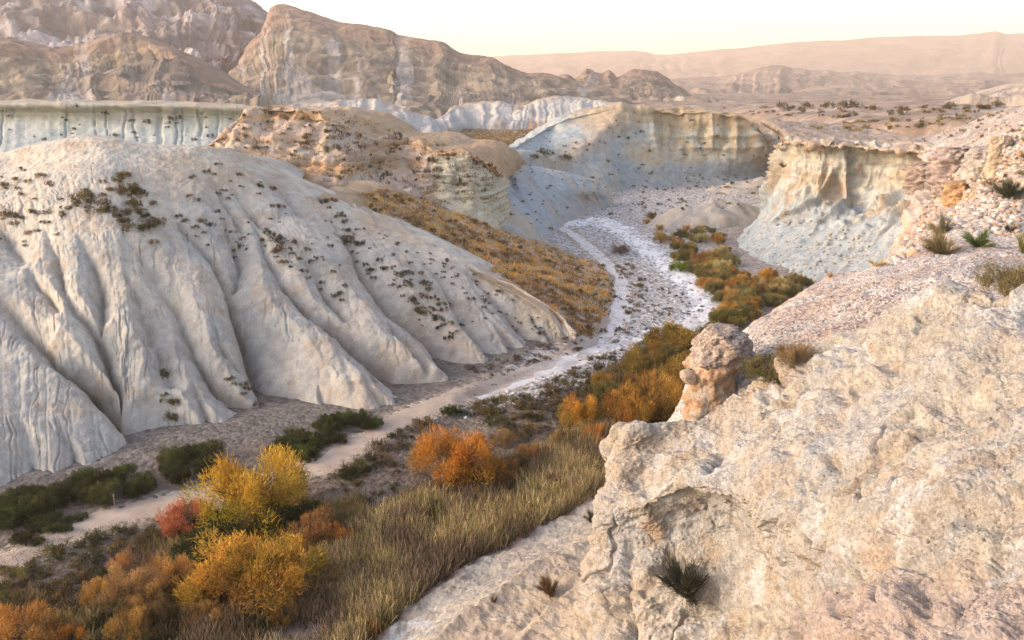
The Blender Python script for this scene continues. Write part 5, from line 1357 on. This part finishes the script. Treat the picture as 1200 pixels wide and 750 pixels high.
A, C = blob(0, 0, 0, [(-4.0,1.6,.35),(-2.6,1.45,.25),(-1.7,1.30,.12),(-1.0,1.12,.02),(-.3,1.0,.0),(.35,.96,.02),(.75,1.08,.0),(1.15,1.05,.1),(1.5,.7,.2)], 110, 150, 711, .26, pcol)
o = grid_object("column", A, C, M_FORE, flip=True); o.parent = pillar
A, C = blob(0, 0, 0, [(.85,.55,.32),(.95,.95,.32),(1.2,1.12,.34),(1.6,1.14,.36),(2.0,1.02,.34),(2.3,.80,.30),(2.46,.5,.28),(2.5,.02,.28)], 130, 110, 721, .40, lambda A: mixc((.33,.27,.225), (.24,.185,.15), sstep(-.3, .3, fbm(A, .4, 3, 725))))
A[..., 2] += .12*fbm(A, .8, 3, 727)
o = grid_object("cap", A, C, M_CONG, flip=True); o.parent = pillar
A, C = blob(-1.05, -.35, .50, [(-.3,.05,0),(-.2,.30,0),(.0,.40,-.02),(.2,.34,0),(.31,.03,0)], 50, 40, 731, .12, lambda A: mixc((.36,.25,.175), (.32,.26,.2), sstep(-.3, .3, fbm(A, .4, 3, 735))))
o = grid_object("side_knob", A, C, M_FORE, flip=True); o.parent = pillar
pillar.scale = (.84, .84, .92)

# cap boulders on the right hillside
BOULD = [(1118,196,52,34,"big pinkish boulder block on the right hillside's ledge",(.36,.28,.24)), (1085,206,44,24,"flat brown boulder left of the big pinkish block",(.33,.25,.20)), (1150,190,36,26,"grey angular boulder right of the big pinkish block",(.38,.33,.29)), (1124,226,34,20,"orange tilted slab under the big pinkish block",(.42,.26,.14)), (1168,180,22,30,"upright tan rock with a dark cleft near the right edge",(.40,.31,.22)), (1140,208,18,14,"small rounded boulder below the grey angular one",(.35,.29,.25))]
for k, (px, py, wd, ht, lab, c) in enumerate(BOULD):
    h = hit(px, py+ht*.4, [rslope])
    if h is None: continue
    wm = px_width(h, wd)*.5; hh = px_width(h, ht)
    A, C = blob(0, 0, 0, [(-.5*hh,wm*.8,0),(-.1*hh,wm*.95,0),(.25*hh,wm,0),(.6*hh,wm*.98,0),(.85*hh,wm*.86,0),(.98*hh,wm*.6,0),(1.0*hh,.01,0)], 70, 60, 741+9*k, .55*wm*.5, lambda A: mixc(c, tuple(v*.75 for v in c), sstep(-.3, .4, fbm(A, 1.2, 4, 745))), .8)
    o = grid_object("boulder", A, C, M_CLIFF, flip=True); o.location = h[1]; thing(o, lab, "boulder")

# ------------------------------------------------------------------ small made things
h = hit(134, 592, only_floor)
post = link("marker_post", tube_mesh("marker_post", [[((0,0,-.2), .07), ((.02,0,.5), .055), ((.03,.01,.85), .05)]], plain_mat("weathered_wood", (.42,.34,.22)), 7))
post.location = h[1]; thing(post, "short pale marker post in front of the dark green row", "post")
cap_ = link("post_cap", tube_mesh("post_cap", [[((.03,.01,.83), .06), ((.03,.01,.98), .055)]], plain_mat("yellow_paint", (.62,.42,.08)), 7), post)
g = at(1019, 117.5, 1650)
mast = bpy.data.objects.new("power_mast", None); COL.objects.link(mast); mast.location = g
thing(mast, "faint thin lattice mast on the hazy plateau", "mast")
st = plain_mat("galvanised_steel", (.30,.29,.28), .6)
H_ = 27.0; legs = []
for sx, sy in ((1,1),(1,-1),(-1,1),(-1,-1)): legs.append([((sx*2.4, sy*2.4, -3), .28), ((sx*.5, sy*.5, H_), .16)])
for k in range(6):
    z0, z1 = k*H_/6, (k+1)*H_/6; r0, r1 = 2.4-1.9*z0/H_, 2.4-1.9*z1/H_
    legs += [[((-r0,-r0,z0), .12), ((r1,-r1,z1), .12)], [((r0,-r0,z0), .12), ((-r1,-r1,z1), .12)]]
link("tower", tube_mesh("tower", legs, st, 4), mast)
link("crossarm", tube_mesh("crossarm", [[((-5,0,H_*.80), .2), ((5,0,H_*.80), .2)], [((-3.6,0,H_*.93), .2), ((3.6,0,H_*.93), .2)]], st, 4), mast)
